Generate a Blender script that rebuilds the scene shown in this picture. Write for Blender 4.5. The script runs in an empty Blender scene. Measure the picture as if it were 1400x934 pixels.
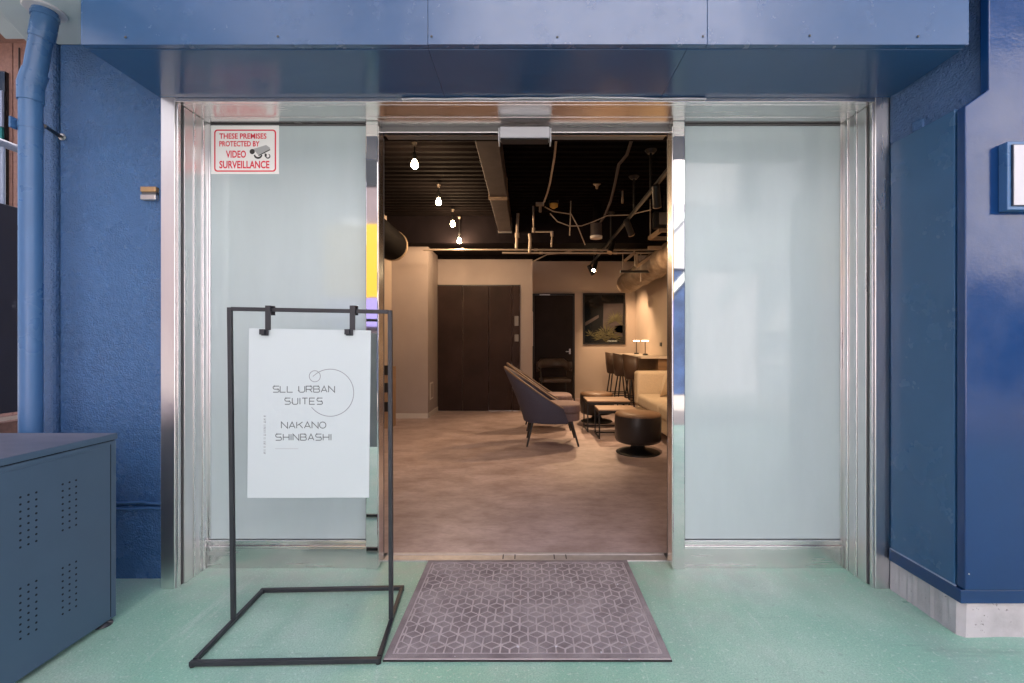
import bpy, bmesh, math, random
from mathutils import Vector, Matrix
random.seed(7)
PI = math.pi
R = math.radians
sc = bpy.context.scene
C = sc.collection

# ------------------------------------------------------------------ camera
cd = bpy.data.cameras.new('camera')
cam = bpy.data.objects.new('camera', cd)
C.objects.link(cam)
cam.location = (0, 0, 1.1)
cam.rotation_euler = (PI / 2, 0, 0)
cd.sensor_width = 36
cd.lens = 16
cd.shift_x = -22 / 1400
cd.clip_start = 0.02
cd.clip_end = 600
sc.camera = cam

# ------------------------------------------------------------------ light
SUN_EL, SUN_AZ = R(50), R(22)
w = bpy.data.worlds.new('World')
sc.world = w
w.use_nodes = True
nt = w.node_tree
bg = nt.nodes['Background']
sky = nt.nodes.new('ShaderNodeTexSky')
sky.sky_type = 'NISHITA'
sky.sun_disc = False
sky.sun_elevation = SUN_EL
sky.sun_rotation = SUN_AZ
sky.air_density = 0.5
sky.dust_density = 5.0
sky.ozone_density = 0.6
nt.links.new(sky.outputs[0], bg.inputs[0])
bg.inputs[1].default_value = 0.15
sd = bpy.data.lights.new('sun', 'SUN')
sd.energy = 3.4
sd.angle = R(0.6)
sd.color = (1.0, 0.93, 0.83)
sun = bpy.data.objects.new('sun', sd)
C.objects.link(sun)
sv = Vector((math.sin(SUN_AZ) * math.cos(SUN_EL), math.cos(SUN_AZ) * math.cos(SUN_EL), math.sin(SUN_EL)))
sun.rotation_euler = (-sv).to_track_quat('-Z', 'Y').to_euler()
sc.view_settings.view_transform = 'Standard'
sc.view_settings.look = 'None'
sc.view_settings.gamma = 1
sc.view_settings.exposure = 1.92
sc.cycles.max_bounces = 10
sc.cycles.diffuse_bounces = 5
sc.cycles.glossy_bounces = 5
sc.cycles.sample_clamp_indirect = 6


# ------------------------------------------------------------------ helpers
def at(x, y, d):
    """picture position (1400 wide) at depth d -> point"""
    return Vector(((x - 722) / 622 * d, d, 1.1 + (467 - y) / 622 * d))


def tag(o, label=None, cat=None, group=None, kind=None):
    if label: o['label'] = label
    if cat: o['category'] = cat
    if group: o['group'] = group
    if kind: o['kind'] = kind
    return o


def thing(name, label, cat, loc=(0, 0, 0), rz=0, group=None):
    o = bpy.data.objects.new(name, None)
    o.empty_display_size = 0.1
    C.objects.link(o)
    o.location = loc
    o.rotation_euler = (0, 0, rz)
    return tag(o, label, cat, group)


class MB:
    def __init__(s):
        s.v, s.f, s.sm = [], [], []

    def add(s, vs, fs, smooth=False):
        n = len(s.v)
        s.v += [tuple(p) for p in vs]
        s.f += [tuple(i + n for i in f) for f in fs]
        s.sm += [smooth] * len(fs)
        return s

    def box(s, x0, x1, y0, y1, z0, z1):
        x0, x1 = min(x0, x1), max(x0, x1)
        y0, y1 = min(y0, y1), max(y0, y1)
        z0, z1 = min(z0, z1), max(z0, z1)
        return s.add([(x0, y0, z0), (x1, y0, z0), (x1, y1, z0), (x0, y1, z0), (x0, y0, z1), (x1, y0, z1), (x1, y1, z1), (x0, y1, z1)],
                     [(0, 3, 2, 1), (4, 5, 6, 7), (0, 1, 5, 4), (1, 2, 6, 5), (2, 3, 7, 6), (3, 0, 4, 7)])

    def prism(s, poly, axis, a, b):
        """poly: 2D ccw points; axis 'y' (x,z), 'z' (x,y), 'x' (y,z); extruded a..b"""
        def P(p, t):
            return {'y': (p[0], t, p[1]), 'z': (p[0], p[1], t), 'x': (t, p[0], p[1])}[axis]
        n = len(poly)
        vs = [P(p, a) for p in poly] + [P(p, b) for p in poly]
        fs = [tuple(range(n)), tuple(reversed(range(n, 2 * n)))]
        fs += [(i, i + n, (i + 1) % n + n, (i + 1) % n) for i in range(n)]
        return s.add(vs, fs)

    def tube(s, pts, r, n=10, caps=True, smooth=True, square=False):
        pts = [Vector(p) for p in pts]
        rs = r if isinstance(r, (list, tuple)) else [r] * len(pts)
        if square: n, smooth = 4, False
        t0 = (pts[1] - pts[0]).normalized()
        up = Vector((0, 0, 1)) if abs(t0.z) < 0.9 else Vector((0, 1, 0))
        nrm = (up - t0 * up.dot(t0)).normalized()
        vs, fs = [], []
        for i, p in enumerate(pts):
            if i == 0: t = t0
            elif i == len(pts) - 1: t = (pts[i] - pts[i - 1]).normalized()
            else: t = ((pts[i] - pts[i - 1]).normalized() + (pts[i + 1] - pts[i]).normalized()).normalized()
            nrm = (nrm - t * nrm.dot(t)).normalized()
            bn = t.cross(nrm)
            for k in range(n):
                a = 2 * PI * k / n + (PI / 4 if square else 0)
                q = rs[i] * (1.4142 if square else 1)
                vs.append(p + nrm * (math.cos(a) * q) + bn * (math.sin(a) * q))
        for i in range(len(pts) - 1):
            for k in range(n):
                fs.append((i * n + k, i * n + (k + 1) % n, (i + 1) * n + (k + 1) % n, (i + 1) * n + k))
        s.add(vs, fs, smooth)
        if caps:
            m = (len(pts) - 1) * n
            s.add(vs[:n], [tuple(reversed(range(n)))])
            s.add(vs[m:m + n], [tuple(range(n))])
        return s

    def lathe(s, prof, c=(0, 0, 0), n=28, smooth=True):
        """prof: (r,z) from bottom to top"""
        vs, fs = [], []
        for r, z in prof:
            for k in range(n):
                a = 2 * PI * k / n
                vs.append((c[0] + r * math.cos(a), c[1] + r * math.sin(a), c[2] + z))
        for i in range(len(prof) - 1):
            for k in range(n):
                fs.append((i * n + k, i * n + (k + 1) % n, (i + 1) * n + (k + 1) % n, (i + 1) * n + k))
        s.add(vs, fs, smooth)
        if prof[0][0] > 1e-4: s.add(vs[:n], [tuple(reversed(range(n)))])
        if prof[-1][0] > 1e-4: s.add(vs[-n:], [tuple(range(n))])
        return s

    def xf(s, m, start=0):
        s.v[start:] = [tuple(m @ Vector(p)) for p in s.v[start:]]
        return s

    def build(s, name, m, parent=None, bevel=0, seg=2, solid=0, subdiv=0):
        me = bpy.data.meshes.new(name)
        me.from_pydata(s.v, [], s.f)
        me.materials.append(m)
        for p, q in zip(me.polygons, s.sm): p.use_smooth = q
        me.update()
        o = bpy.data.objects.new(name, me)
        C.objects.link(o)
        if parent: o.parent = parent
        if solid:
            md = o.modifiers.new('solid', 'SOLIDIFY'); md.thickness = solid; md.offset = 0
        if bevel:
            md = o.modifiers.new('bevel', 'BEVEL'); md.width = bevel; md.segments = seg; md.limit_method = 'ANGLE'
            md.angle_limit = R(40)
        if subdiv:
            md = o.modifiers.new('sub', 'SUBSURF'); md.levels = subdiv; md.render_levels = subdiv
        return o


def copy_tree(o, parent=None):
    c = o.copy()
    C.objects.link(c)
    c.parent = parent
    for ch in list(o.children): copy_tree(ch, c)
    return c


# ------------------------------------------------------------------ materials
def mat(name, col, rough=0.5, metal=0.0, spec=0.5, var=0.0, vscale=4.0, bump=0.0, bscale=60.0, bdist=0.004, rvar=0.0, rscale=6.0,
        stretch=None, coat=0.0, aniso=0.0, col2=None, fac=(0.35, 0.7), vdetail=6, speck=None, emit=None, estr=0, bump2=None):
    m = bpy.data.materials.new(name)
    m.use_nodes = True
    t = m.node_tree
    n, L = t.nodes, t.links
    b = n['Principled BSDF']
    b.inputs['Base Color'].default_value = (*col, 1)
    b.inputs['Roughness'].default_value = rough
    b.inputs['Metallic'].default_value = metal
    b.inputs['Specular IOR Level'].default_value = spec
    b.inputs['Coat Weight'].default_value = coat
    b.inputs['Coat Roughness'].default_value = 0.05
    if emit:
        b.inputs['Emission Color'].default_value = (*emit, 1)
        b.inputs['Emission Strength'].default_value = estr
    tc = n.new('ShaderNodeTexCoord')
    vec = tc.outputs['Object']
    if stretch:
        mp = n.new('ShaderNodeMapping'); mp.inputs['Scale'].default_value = stretch
        L.new(vec, mp.inputs[0]); svec = mp.outputs[0]
    else:
        svec = vec

    def noise(scale, detail=6, v=None, rg=0.6):
        x = n.new('ShaderNodeTexNoise')
        x.inputs['Scale'].default_value = scale
        x.inputs['Detail'].default_value = detail
        x.inputs['Roughness'].default_value = rg
        L.new(v or svec, x.inputs['Vector'])
        return x.outputs['Fac']

    def mrange(v, a, bb, c, d):
        x = n.new('ShaderNodeMapRange')
        x.inputs[1].default_value, x.inputs[2].default_value, x.inputs[3].default_value, x.inputs[4].default_value = a, bb, c, d
        L.new(v, x.inputs[0])
        return x.outputs[0]

    def mix(f, a, c):
        x = n.new('ShaderNodeMix'); x.data_type = 'RGBA'
        L.new(f, x.inputs[0])
        for i, q in ((6, a), (7, c)):
            if isinstance(q, tuple): x.inputs[i].default_value = (*q, 1)
            else: L.new(q, x.inputs[i])
        return x.outputs[2]

    out = None
    if var or col2:
        c2 = col2 or tuple(min(1, c * (1 + var)) for c in col)
        c1 = col if col2 else tuple(c * (1 - var) for c in col)
        out = mix(mrange(noise(vscale, vdetail), fac[0], fac[1], 0, 1), c1, c2)
    if speck:
        sc_, th, cc = speck
        out = mix(mrange(noise(sc_, 3, vec), th, th + 0.05, 0, 1), out or col, cc)
    if out: L.new(out, b.inputs['Base Color'])
    if rvar:
        L.new(mrange(noise(rscale, 4), 0.3, 0.7, max(0.01, rough - rvar), rough + rvar), b.inputs['Roughness'])
    if bump:
        bn = n.new('ShaderNodeBump')
        bn.inputs['Strength'].default_value = bump
        bn.inputs['Distance'].default_value = bdist
        L.new(noise(bscale, 5), bn.inputs['Height'])
        last = bn
        if bump2:
            b2 = n.new('ShaderNodeBump')
            b2.inputs['Strength'].default_value = bump2[0]
            b2.inputs['Distance'].default_value = bump2[2]
            L.new(noise(bump2[1], 2), b2.inputs['Height'])
            L.new(bn.outputs[0], b2.inputs['Normal'])
            last = b2
        L.new(last.outputs[0], b.inputs['Normal'])
    return m


M = {}
M['steel'] = mat('brushed_steel', (0.80, 0.785, 0.78), 0.30, 1, var=0.02, vscale=2, stretch=(4, 4, 0.5), rvar=0.04, rscale=2)
M['steel_h'] = mat('brushed_steel_long', (0.76, 0.745, 0.735), 0.24, 1, var=0.03, vscale=3, stretch=(0.6, 10, 10), rvar=0.05, rscale=4)
M['mirror'] = mat('polished_steel', (0.72, 0.71, 0.70), 0.035, 1, bump=0.02, bscale=6, bdist=0.004)
M['trim'] = mat('trim_steel', (0.82, 0.80, 0.80), 0.25, 1, var=0.05, stretch=(8, 8, 1))
M['sill'] = mat('worn_sill_metal', (0.55, 0.52, 0.51), 0.5, 0.6, var=0.1, vscale=20)
M['header'] = mat('grey_header_metal', (0.16, 0.15, 0.145), 0.4, 0.3, var=0.05)
M['gasket'] = mat('gasket', (0.09, 0.085, 0.085), 0.5)
M['frost'] = mat('frosted_glass', (0.43, 0.505, 0.515), 0.075, 0, 0.5, var=0.05, vscale=1.6, stretch=(2.2, 2.2, 0.5), rvar=0.03, rscale=2.5)
M['stucco'] = mat('blue_stucco', (0.038, 0.115, 0.275), 0.27, 0, 0.55, var=0.08, vscale=2.5, bump=1.0, bscale=130, bdist=0.0055, rvar=0.07, rscale=5, bump2=(0.45, 26, 0.012))
M['stucco_rough'] = mat('blue_rough_stucco', (0.042, 0.11, 0.255), 0.27, 0, 0.6, var=0.1, vscale=5, bump=1.0, bscale=130, bdist=0.009, bump2=(0.6, 55, 0.012))
M['blue_metal'] = mat('blue_painted_metal', (0.026, 0.078, 0.185), 0.24, 0, 0.9, var=0.05, vscale=2, bump=0.10, bscale=120, bdist=0.001, rvar=0.05, rscale=14, coat=0.0, bump2=(0.12, 3.0, 0.02))
M['blue_gloss'] = mat('blue_gloss_paint', (0.006, 0.038, 0.135), 0.16, 0, 0.55, var=0.08, vscale=3, bump=0.16, bscale=90, bdist=0.002, rvar=0.06, rscale=10, coat=0.0, bump2=(0.15, 5.0, 0.015))
M['soffit_blue'] = mat('blue_soffit_paint', (0.024, 0.075, 0.18), 0.17, 0, 0.6, var=0.05, vscale=2, rvar=0.04, coat=0.0, bump=0.05, bscale=60, bdist=0.001)
M['blue_panel'] = mat('blue_panel_paint', (0.032, 0.105, 0.225), 0.25, 0, 0.5, var=0.05, vscale=2, rvar=0.05, bump=0.06, bscale=50, bdist=0.002)
M['pipe_blue'] = mat('blue_pipe_paint', (0.055, 0.14, 0.30), 0.3, 0, 0.5, var=0.06, vscale=4, rvar=0.06)
M['cabinet'] = mat('slate_cabinet_paint', (0.056, 0.096, 0.150), 0.42, 0, 0.5, var=0.06, vscale=2.5, bump=0.08, bscale=400, bdist=0.0006, rvar=0.05, speck=(38, 0.735, (0.13, 0.17, 0.21)))
M['cabinet_top'] = mat('dusty_cabinet_top', (0.10, 0.105, 0.14), 0.5, 0, 0.5, col2=(0.19, 0.18, 0.21), vscale=2.2, stretch=(1, 3, 1))
M['hole'] = mat('painted_recess_dark', (0.004, 0.006, 0.01), 0.9)
M['black_tube'] = mat('black_powder_coat', (0.022, 0.024, 0.03), 0.38, 0, 0.5, var=0.15, vscale=12, bump=0.1, bscale=500, bdist=0.0005)
M['black'] = mat('black_paint', (0.012, 0.012, 0.013), 0.4)
M['board'] = mat('white_board', (0.52, 0.575, 0.59), 0.35, 0, 0.4)
M['ink'] = mat('grey_ink', (0.15, 0.165, 0.17), 0.6)
M['ink_light'] = mat('pale_ink', (0.25, 0.26, 0.28), 0.6)
M['ink_faint'] = mat('faint_ink', (0.42, 0.44, 0.46), 0.6)
M['sticker'] = mat('white_sticker', (0.86, 0.86, 0.83), 0.4)
M['red'] = mat('red_ink', (0.72, 0.012, 0.04), 0.5)
M['icon'] = mat('black_ink', (0.03, 0.03, 0.03), 0.5)
M['icon_grey'] = mat('grey_print', (0.42, 0.43, 0.43), 0.5)
M['white_plastic'] = mat('white_plastic', (0.56, 0.54, 0.57), 0.35)
M['concrete'] = mat('concrete', (0.52, 0.49, 0.50), 0.85, col2=(0.30, 0.28, 0.28), vscale=5, fac=(0.45, 0.8), bump=0.5, bscale=40, bdist=0.005, speck=(28, 0.66, (0.17, 0.15, 0.15)))
M['slab'] = mat('pale_slab_paint', (0.50, 0.56, 0.58), 0.6, var=0.05, vscale=3, bump=0.2, bscale=40)
M['tile_brown'] = mat('brown_tile', (0.27, 0.15, 0.12), 0.55, var=0.18, vscale=30, bump=0.3, bscale=70)
M['navy'] = mat('navy_panel', (0.012, 0.020, 0.045), 0.35, var=0.1)
M['dark_glass'] = mat('dark_glass', (0.01, 0.012, 0.014), 0.05)
M['teal'] = mat('teal_cloth', (0.01, 0.16, 0.16), 0.7)
M['rail_blue'] = mat('pale_rail', (0.30, 0.36, 0.48), 0.4)
M['brass'] = mat('brass', (0.48, 0.30, 0.15), 0.35, 0.6, var=0.1, vscale=30)
M['asphalt'] = mat('asphalt', (0.16, 0.16, 0.16), 0.85, var=0.2, vscale=40)
M['paving'] = mat('pale_paving', (0.27, 0.26, 0.25), 0.85, var=0.1, vscale=6)
M['offwhite'] = mat('pale_render', (0.80, 0.73, 0.79), 0.7, var=0.05)
M['pinkwall'] = mat('pinkish_render', (0.115, 0.093, 0.107), 0.75, var=0.06)
M['whitewall'] = mat('white_render', (0.82, 0.80, 0.84), 0.75, var=0.06)
M['greywall'] = mat('grey_blue_render', (0.34, 0.36, 0.42), 0.75, var=0.06)
M['yellow'] = mat('yellow_sign', (0.36, 0.23, 0.015), 0.5)
M['purple'] = mat('violet_sign', (0.16, 0.14, 0.36), 0.5)
M['tarp'] = mat('blue_sheet', (0.03, 0.06, 0.15), 0.4, var=0.4, vscale=3)
# interior
M['wall_in'] = mat('taupe_wall', (0.39, 0.325, 0.295), 0.8, var=0.05, vscale=2, bump=0.15, bscale=90, bdist=0.002)
M['wall_warm'] = mat('cream_wall', (0.58, 0.475, 0.39), 0.8, var=0.04, vscale=2, bump=0.15, bscale=90, bdist=0.002)
M['base_in'] = mat('white_skirting', (0.65, 0.60, 0.55), 0.5)
M['deck'] = mat('dark_deck', (0.0065, 0.005, 0.005), 0.8, 0, 0.02, var=0.2, vscale=5)
M['beam'] = mat('dark_beam', (0.010, 0.0075, 0.009), 0.8, 0, 0.05, var=0.2, vscale=4)
M['duct'] = mat('taupe_duct', (0.065, 0.052, 0.052), 0.65, 0, 0.25, var=0.15, vscale=7, bump=0.3, bscale=20, speck=(9, 0.72, (0.34, 0.30, 0.28)))
M['duct_dark'] = mat('dark_duct', (0.006, 0.005, 0.005), 0.8, 0, 0.03, var=0.2, vscale=6)
M['wrap'] = mat('duct_wrap', (0.36, 0.27, 0.19), 0.55, col2=(0.16, 0.11, 0.075), vscale=9, bump=0.8, bscale=14, bdist=0.02)
M['conduit'] = mat('bare_conduit', (0.42, 0.34, 0.27), 0.4, 0.3, var=0.1, vscale=20)
M['strut'] = mat('galvanised_strut', (0.45, 0.33, 0.22), 0.45, 0.4)
M['closet'] = mat('dark_brown_laminate', (0.026, 0.015, 0.013), 0.5, 0, 0.12, col2=(0.048, 0.028, 0.024), vscale=2.2, rvar=0.08)
M['door_black'] = mat('black_door', (0.026, 0.018, 0.015), 0.5, 0, 0.15, var=0.15, vscale=3)
M['plate'] = mat('dull_steel_plate', (0.20, 0.18, 0.17), 0.5, 0.3)
M['satin'] = mat('satin_steel', (0.55, 0.52, 0.5), 0.3, 0.8)
M['shell'] = mat('slate_blue_fabric', (0.060, 0.056, 0.085), 0.75, var=0.12, vscale=90, bump=0.3, bscale=450, bdist=0.001)
M['seat_fab'] = mat('mauve_fabric', (0.20, 0.14, 0.14), 0.85, var=0.15, vscale=120, bump=0.4, bscale=350, bdist=0.001)
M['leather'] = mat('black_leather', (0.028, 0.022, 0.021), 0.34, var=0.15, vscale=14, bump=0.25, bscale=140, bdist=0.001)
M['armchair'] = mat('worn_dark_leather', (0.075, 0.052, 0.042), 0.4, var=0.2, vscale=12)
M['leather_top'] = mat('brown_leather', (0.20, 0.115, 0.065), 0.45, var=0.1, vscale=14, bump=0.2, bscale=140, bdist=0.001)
M['table_top'] = mat('oak_table_top', (0.36, 0.25, 0.18), 0.4, var=0.12, vscale=5, stretch=(1, 9, 1))
M['sofa'] = mat('beige_linen', (0.56, 0.46, 0.34), 0.9, var=0.08, vscale=80, bump=0.4, bscale=260, bdist=0.001)
M['stool'] = mat('dark_brown_shell', (0.075, 0.045, 0.030), 0.45)
M['counter'] = mat('pale_counter', (0.62, 0.52, 0.42), 0.35)
M['counter_wood'] = mat('counter_wood', (0.24, 0.14, 0.07), 0.5, var=0.15, vscale=5, stretch=(1, 1, 8))
M['leaf'] = mat('palm_leaf', (0.085, 0.075, 0.028), 0.6, var=0.5, vscale=10)
M['shelf_wood'] = mat('shelf_wood', (0.40, 0.25, 0.14), 0.5, var=0.1, vscale=6)
M['bulb'] = mat('lit_bulb', (1, 0.85, 0.6), 0.3, emit=(1.0, 0.74, 0.42), estr=40)
M['shade_lit'] = mat('lit_lamp_disc', (1, 0.85, 0.6), 0.3, emit=(1.0, 0.72, 0.4), estr=3.5)
M['detector'] = mat('amber_detector', (0.62, 0.36, 0.07), 0.4)
M['mat_base'] = mat('grey_doormat', (0.55, 0.475, 0.475), 0.95, var=0.2, vscale=7, bump=0.9, bscale=260, bdist=0.004, col2=(0.42, 0.36, 0.36), fac=(0.35, 0.75), speck=(60, 0.72, (0.5, 0.46, 0.47)))
M['mat_pad'] = mat('dark_doormat_pile', (0.22, 0.18, 0.182), 0.95, col2=(0.40, 0.345, 0.345), vscale=6, fac=(0.36, 0.72), bump=1.0, bscale=260, bdist=0.005, speck=(48, 0.74, (0.5, 0.45, 0.46)))


def floor_mat():
    m = bpy.data.materials.new('green_floor_coating'); m.use_nodes = True
    t = m.node_tree; n, L = t.nodes, t.links
    b = n['Principled BSDF']
    tc = n.new('ShaderNodeTexCoord')
    def noise(s, d, st=(1, 1, 1), rg=0.6, off=0):
        mp = n.new('ShaderNodeMapping'); mp.inputs['Scale'].default_value = st; mp.inputs['Location'].default_value = (off, off, 0)
        L.new(tc.outputs['Object'], mp.inputs[0])
        x = n.new('ShaderNodeTexNoise'); x.inputs['Scale'].default_value = s; x.inputs['Detail'].default_value = d; x.inputs['Roughness'].default_value = rg
        L.new(mp.outputs[0], x.inputs['Vector']); return x.outputs['Fac']
    def mr(v, a, bb, c=0, d=1):
        x = n.new('ShaderNodeMapRange'); x.inputs[1].default_value = a; x.inputs[2].default_value = bb; x.inputs[3].default_value = c; x.inputs[4].default_value = d
        L.new(v, x.inputs[0]); return x.outputs[0]
    def mix(f, a, c):
        x = n.new('ShaderNodeMix'); x.data_type = 'RGBA'; L.new(f, x.inputs[0])
        for i, q in ((6, a), (7, c)):
            if isinstance(q, tuple): x.inputs[i].default_value = (*q, 1)
            else: L.new(q, x.inputs[i])
        return x.outputs[2]
    c = mix(mr(noise(1.5, 6), 0.36, 0.64), (0.27, 0.545, 0.40), (0.47, 0.64, 0.53))
    c = mix(mr(noise(2.4, 5, (1.6, 0.3, 1), 0.6, 7), 0.47, 0.72, 0, 0.7), c, (0.25, 0.48, 0.355))
    c = mix(mr(noise(1.8, 7, (0.7, 1, 1), 0.7, 12), 0.56, 0.72, 0, 0.7), c, (0.48, 0.55, 0.48))
    c = mix(mr(noise(9, 9, (1, 0.10, 1), 0.75, 21), 0.59, 0.65, 0, 0.5), c, (0.66, 0.72, 0.66))
    c = mix(mr(noise(7, 9, (0.12, 1, 1), 0.75, 31), 0.60, 0.67, 0, 0.45), c, (0.17, 0.27, 0.21))
    c = mix(mr(noise(3.2, 8, (1, 0.7, 1), 0.7, 3), 0.5, 0.78, 0, 0.8), c, (0.36, 0.42, 0.385))
    c = mix(mr(noise(70, 3, rg=0.5), 0.60, 0.68, 0, 0.6), c, (0.66, 0.76, 0.68))
    c = mix(mr(noise(190, 2, rg=0.5, off=17), 0.40, 0.66, 0, 0.55), c, (0.19, 0.36, 0.27))
    c = mix(mr(noise(26, 2, rg=0.4, off=9), 0.735, 0.76, 0, 0.35), c, (0.22, 0.30, 0.25))
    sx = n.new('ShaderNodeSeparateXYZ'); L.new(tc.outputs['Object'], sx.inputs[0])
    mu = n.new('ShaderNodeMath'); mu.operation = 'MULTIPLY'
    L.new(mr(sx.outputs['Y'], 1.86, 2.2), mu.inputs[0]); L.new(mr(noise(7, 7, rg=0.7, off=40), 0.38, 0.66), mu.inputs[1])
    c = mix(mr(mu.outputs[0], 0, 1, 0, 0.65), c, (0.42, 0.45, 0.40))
    L.new(c, b.inputs['Base Color'])
    L.new(mr(noise(2.0, 4, off=5), 0.3, 0.7, 0.26, 0.5), b.inputs['Roughness'])
    bp = n.new('ShaderNodeBump'); bp.inputs['Strength'].default_value = 0.6; bp.inputs['Distance'].default_value = 0.004
    L.new(noise(120, 4), bp.inputs['Height']); L.new(bp.outputs[0], b.inputs['Normal'])
    return m


def wood_floor_mat():
    m = bpy.data.materials.new('taupe_vinyl_floor'); m.use_nodes = True
    t = m.node_tree; n, L = t.nodes, t.links
    b = n['Principled BSDF']
    tc = n.new('ShaderNodeTexCoord')
    def noise(s, d, st, rg=0.6):
        mp = n.new('ShaderNodeMapping'); mp.inputs['Scale'].default_value = st
        L.new(tc.outputs['Object'], mp.inputs[0])
        x = n.new('ShaderNodeTexNoise'); x.inputs['Scale'].default_value = s; x.inputs['Detail'].default_value = d; x.inputs['Roughness'].default_value = rg
        L.new(mp.outputs[0], x.inputs['Vector']); return x.outputs['Fac']
    def mr(v, a, bb, c=0, d=1):
        x = n.new('ShaderNodeMapRange'); x.inputs[1].default_value = a; x.inputs[2].default_value = bb; x.inputs[3].default_value = c; x.inputs[4].default_value = d
        L.new(v, x.inputs[0]); return x.outputs[0]
    def mix(f, a, c):
        x = n.new('ShaderNodeMix'); x.data_type = 'RGBA'; L.new(f, x.inputs[0])
        for i, q in ((6, a), (7, c)):
            if isinstance(q, tuple): x.inputs[i].default_value = (*q, 1)
            else: L.new(q, x.inputs[i])
        return x.outputs[2]
    c = mix(mr(noise(3.4, 8, (1, 1.5, 1), 0.68), 0.34, 0.68), (0.32, 0.235, 0.215), (0.55, 0.44, 0.435))
    c = mix(mr(noise(14, 6, (1, 2.5, 1), 0.7), 0.48, 0.75, 0, 0.6), c, (0.26, 0.195, 0.185))
    L.new(c, b.inputs['Base Color'])
    L.new(mr(noise(5, 4, (1, 3, 1)), 0.3, 0.7, 0.36, 0.52), b.inputs['Roughness'])
    bp = n.new('ShaderNodeBump'); bp.inputs['Strength'].default_value = 0.15; bp.inputs['Distance'].default_value = 0.002
    L.new(noise(60, 4, (1, 5, 1)), bp.inputs['Height']); L.new(bp.outputs[0], b.inputs['Normal'])
    return m


M['floor_green'] = floor_mat()
M['floor_in'] = wood_floor_mat()


def quad(name, x0, x1, y0, y1, z, m, kind='structure'):
    b = MB()
    b.add([(x0, y0, z), (x1, y0, z), (x1, y1, z), (x0, y1, z)], [(0, 1, 2, 3)])
    return tag(b.build(name, m), kind=kind)


# ------------------------------------------------------------------ ground and shell
quad('ground', -150, 150, -150, 150, -0.012, M['paving'])
quad('entrance_floor', -2.8, 9, -1.6, 2.30, 0.0, M['floor_green'])
room_floor = quad('room_floor', -2.0, 2.15, 2.36, 9.0, 0.004, M['floor_in'])

# street front wall to the left of the steel frame
lw = thing('stucco_wall', 'blue painted stucco wall between the drain pipe and the steel door frame', 'wall', (-1.96, 2.11, 0))
off = Vector((1.96, -2.11, 0))
def rel(b, o):
    return b.xf(Matrix.Translation(-Vector(o.location)))
b = MB(); b.box(-2.168, -1.637, 2.11, 2.6, 0.352, 3.2); rel(b, lw).build('wall_face', M['stucco'], lw)
b = MB(); b.box(-2.168, -1.637, 2.112, 2.6, 0, 0.336); rel(b, lw).build('wall_base', M['stucco'], lw)
b = MB(); b.box(-2.168, -1.637, 2.125, 2.6, 0.336, 0.352); rel(b, lw).build('joint_gap', M['stucco'], lw)
for zz in (0.372, 0.338):
    b = MB()
    pts = [(-2.16 + i * 0.0525, 2.108, zz - 0.012 + 0.003 * math.sin(i * 1.7 + zz * 40) - (0.010 * i / 10 if zz > 0.35 else 0)) for i in range(11)]
    b.tube(pts, 0.0062, 8); rel(b, lw).build('joint_bead', M['pipe_blue'], lw)
# rough corner strip that stands proud of the wall
b = MB(); b.box(-2.30, -2.172, 2.087, 3.2, 0, 3.2); rel(b, lw).build('corner_pilaster', M['stucco_rough'], lw, bevel=0.018, seg=3)
b = MB()
for x_, y_ in ((130, 123), (146, 123), (130, 138), (146, 138), (201, 136), (173, 66)):
    p = at(x_, y_, 2.11); b.lathe([(0.0035, 0), (0.0025, 0.003)], (0, 0, 0), 8)
    b.xf(Matrix.Translation(p) @ Matrix.Rotation(PI / 2, 4, 'X'), len(b.v) - 32)
rel(b, lw).build('filled_screw_spot', M['pipe_blue'], lw)

wb = thing('wall_bracket', 'small brass and grey metal bracket on the blue wall beside the steel frame', 'bracket', at(208, 266, 2.11))
p = at(208, 262, 2.105)
b = MB(); b.box(-0.037, 0.034, -0.022, 0, 0.006, 0.03); b.build('upper_plate', M['brass'], wb, bevel=0.003)
b = MB(); b.box(-0.033, 0.034, -0.018, 0, -0.004, 0.004); b.build('pivot', M['gasket'], wb)
b = MB(); b.box(-0.037, 0.034, -0.022, 0, -0.03, -0.006); b.build('lower_plate', M['satin'], wb, bevel=0.003)

fw = thing('facade_wall', 'blue upper wall above the steel door head behind the metal canopy', 'wall', (0, 2.2, 2.19))
b = MB(); b.box(-1.634, 1.60, 2.062, 2.42, 2.192, 3.2); rel(b, fw).build('wall_face', M['blue_gloss'], fw)
b = MB(); b.box(-2.0, 2.3, 2.424, 2.5, 2.2, 2.9); rel(b, fw).build('inner_lintel', M['beam'], fw)

# ------------------------------------------------------------------ canopy
cn = thing('canopy', 'blue painted metal canopy box projecting over the entrance', 'canopy', (0, 1.86, 2.185))
xs = [-1.639, -0.367, 0.656, 1.615]
fasc = []
for i in range(3):
    b = MB(); yy = 1.666 - (0.0015 if i == 1 else 0)
    b.box(xs[i] + 0.0007, xs[i + 1] - 0.0007, yy, 1.69, 2.187, 3.2)
    fasc.append(rel(b, cn).build('fascia_panel', M['blue_metal'], cn, bevel=0.0015))
xs2 = [-1.639, -0.37, 0.59, 1.615]
for i in range(3):
    b = MB()
    b.box(xs2[i] + 0.0005, xs2[i + 1] - 0.0005, 1.693, 2.058, 2.185, 2.2)
    rel(b, cn).build('soffit_panel', M['soffit_blue'], cn, bevel=0.001)
b = MB(); b.box(-1.635, 1.611, 1.70, 2.055, 2.21, 3.19); rel(b, cn).build('canopy_core', M['blue_metal'], cn)
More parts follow.
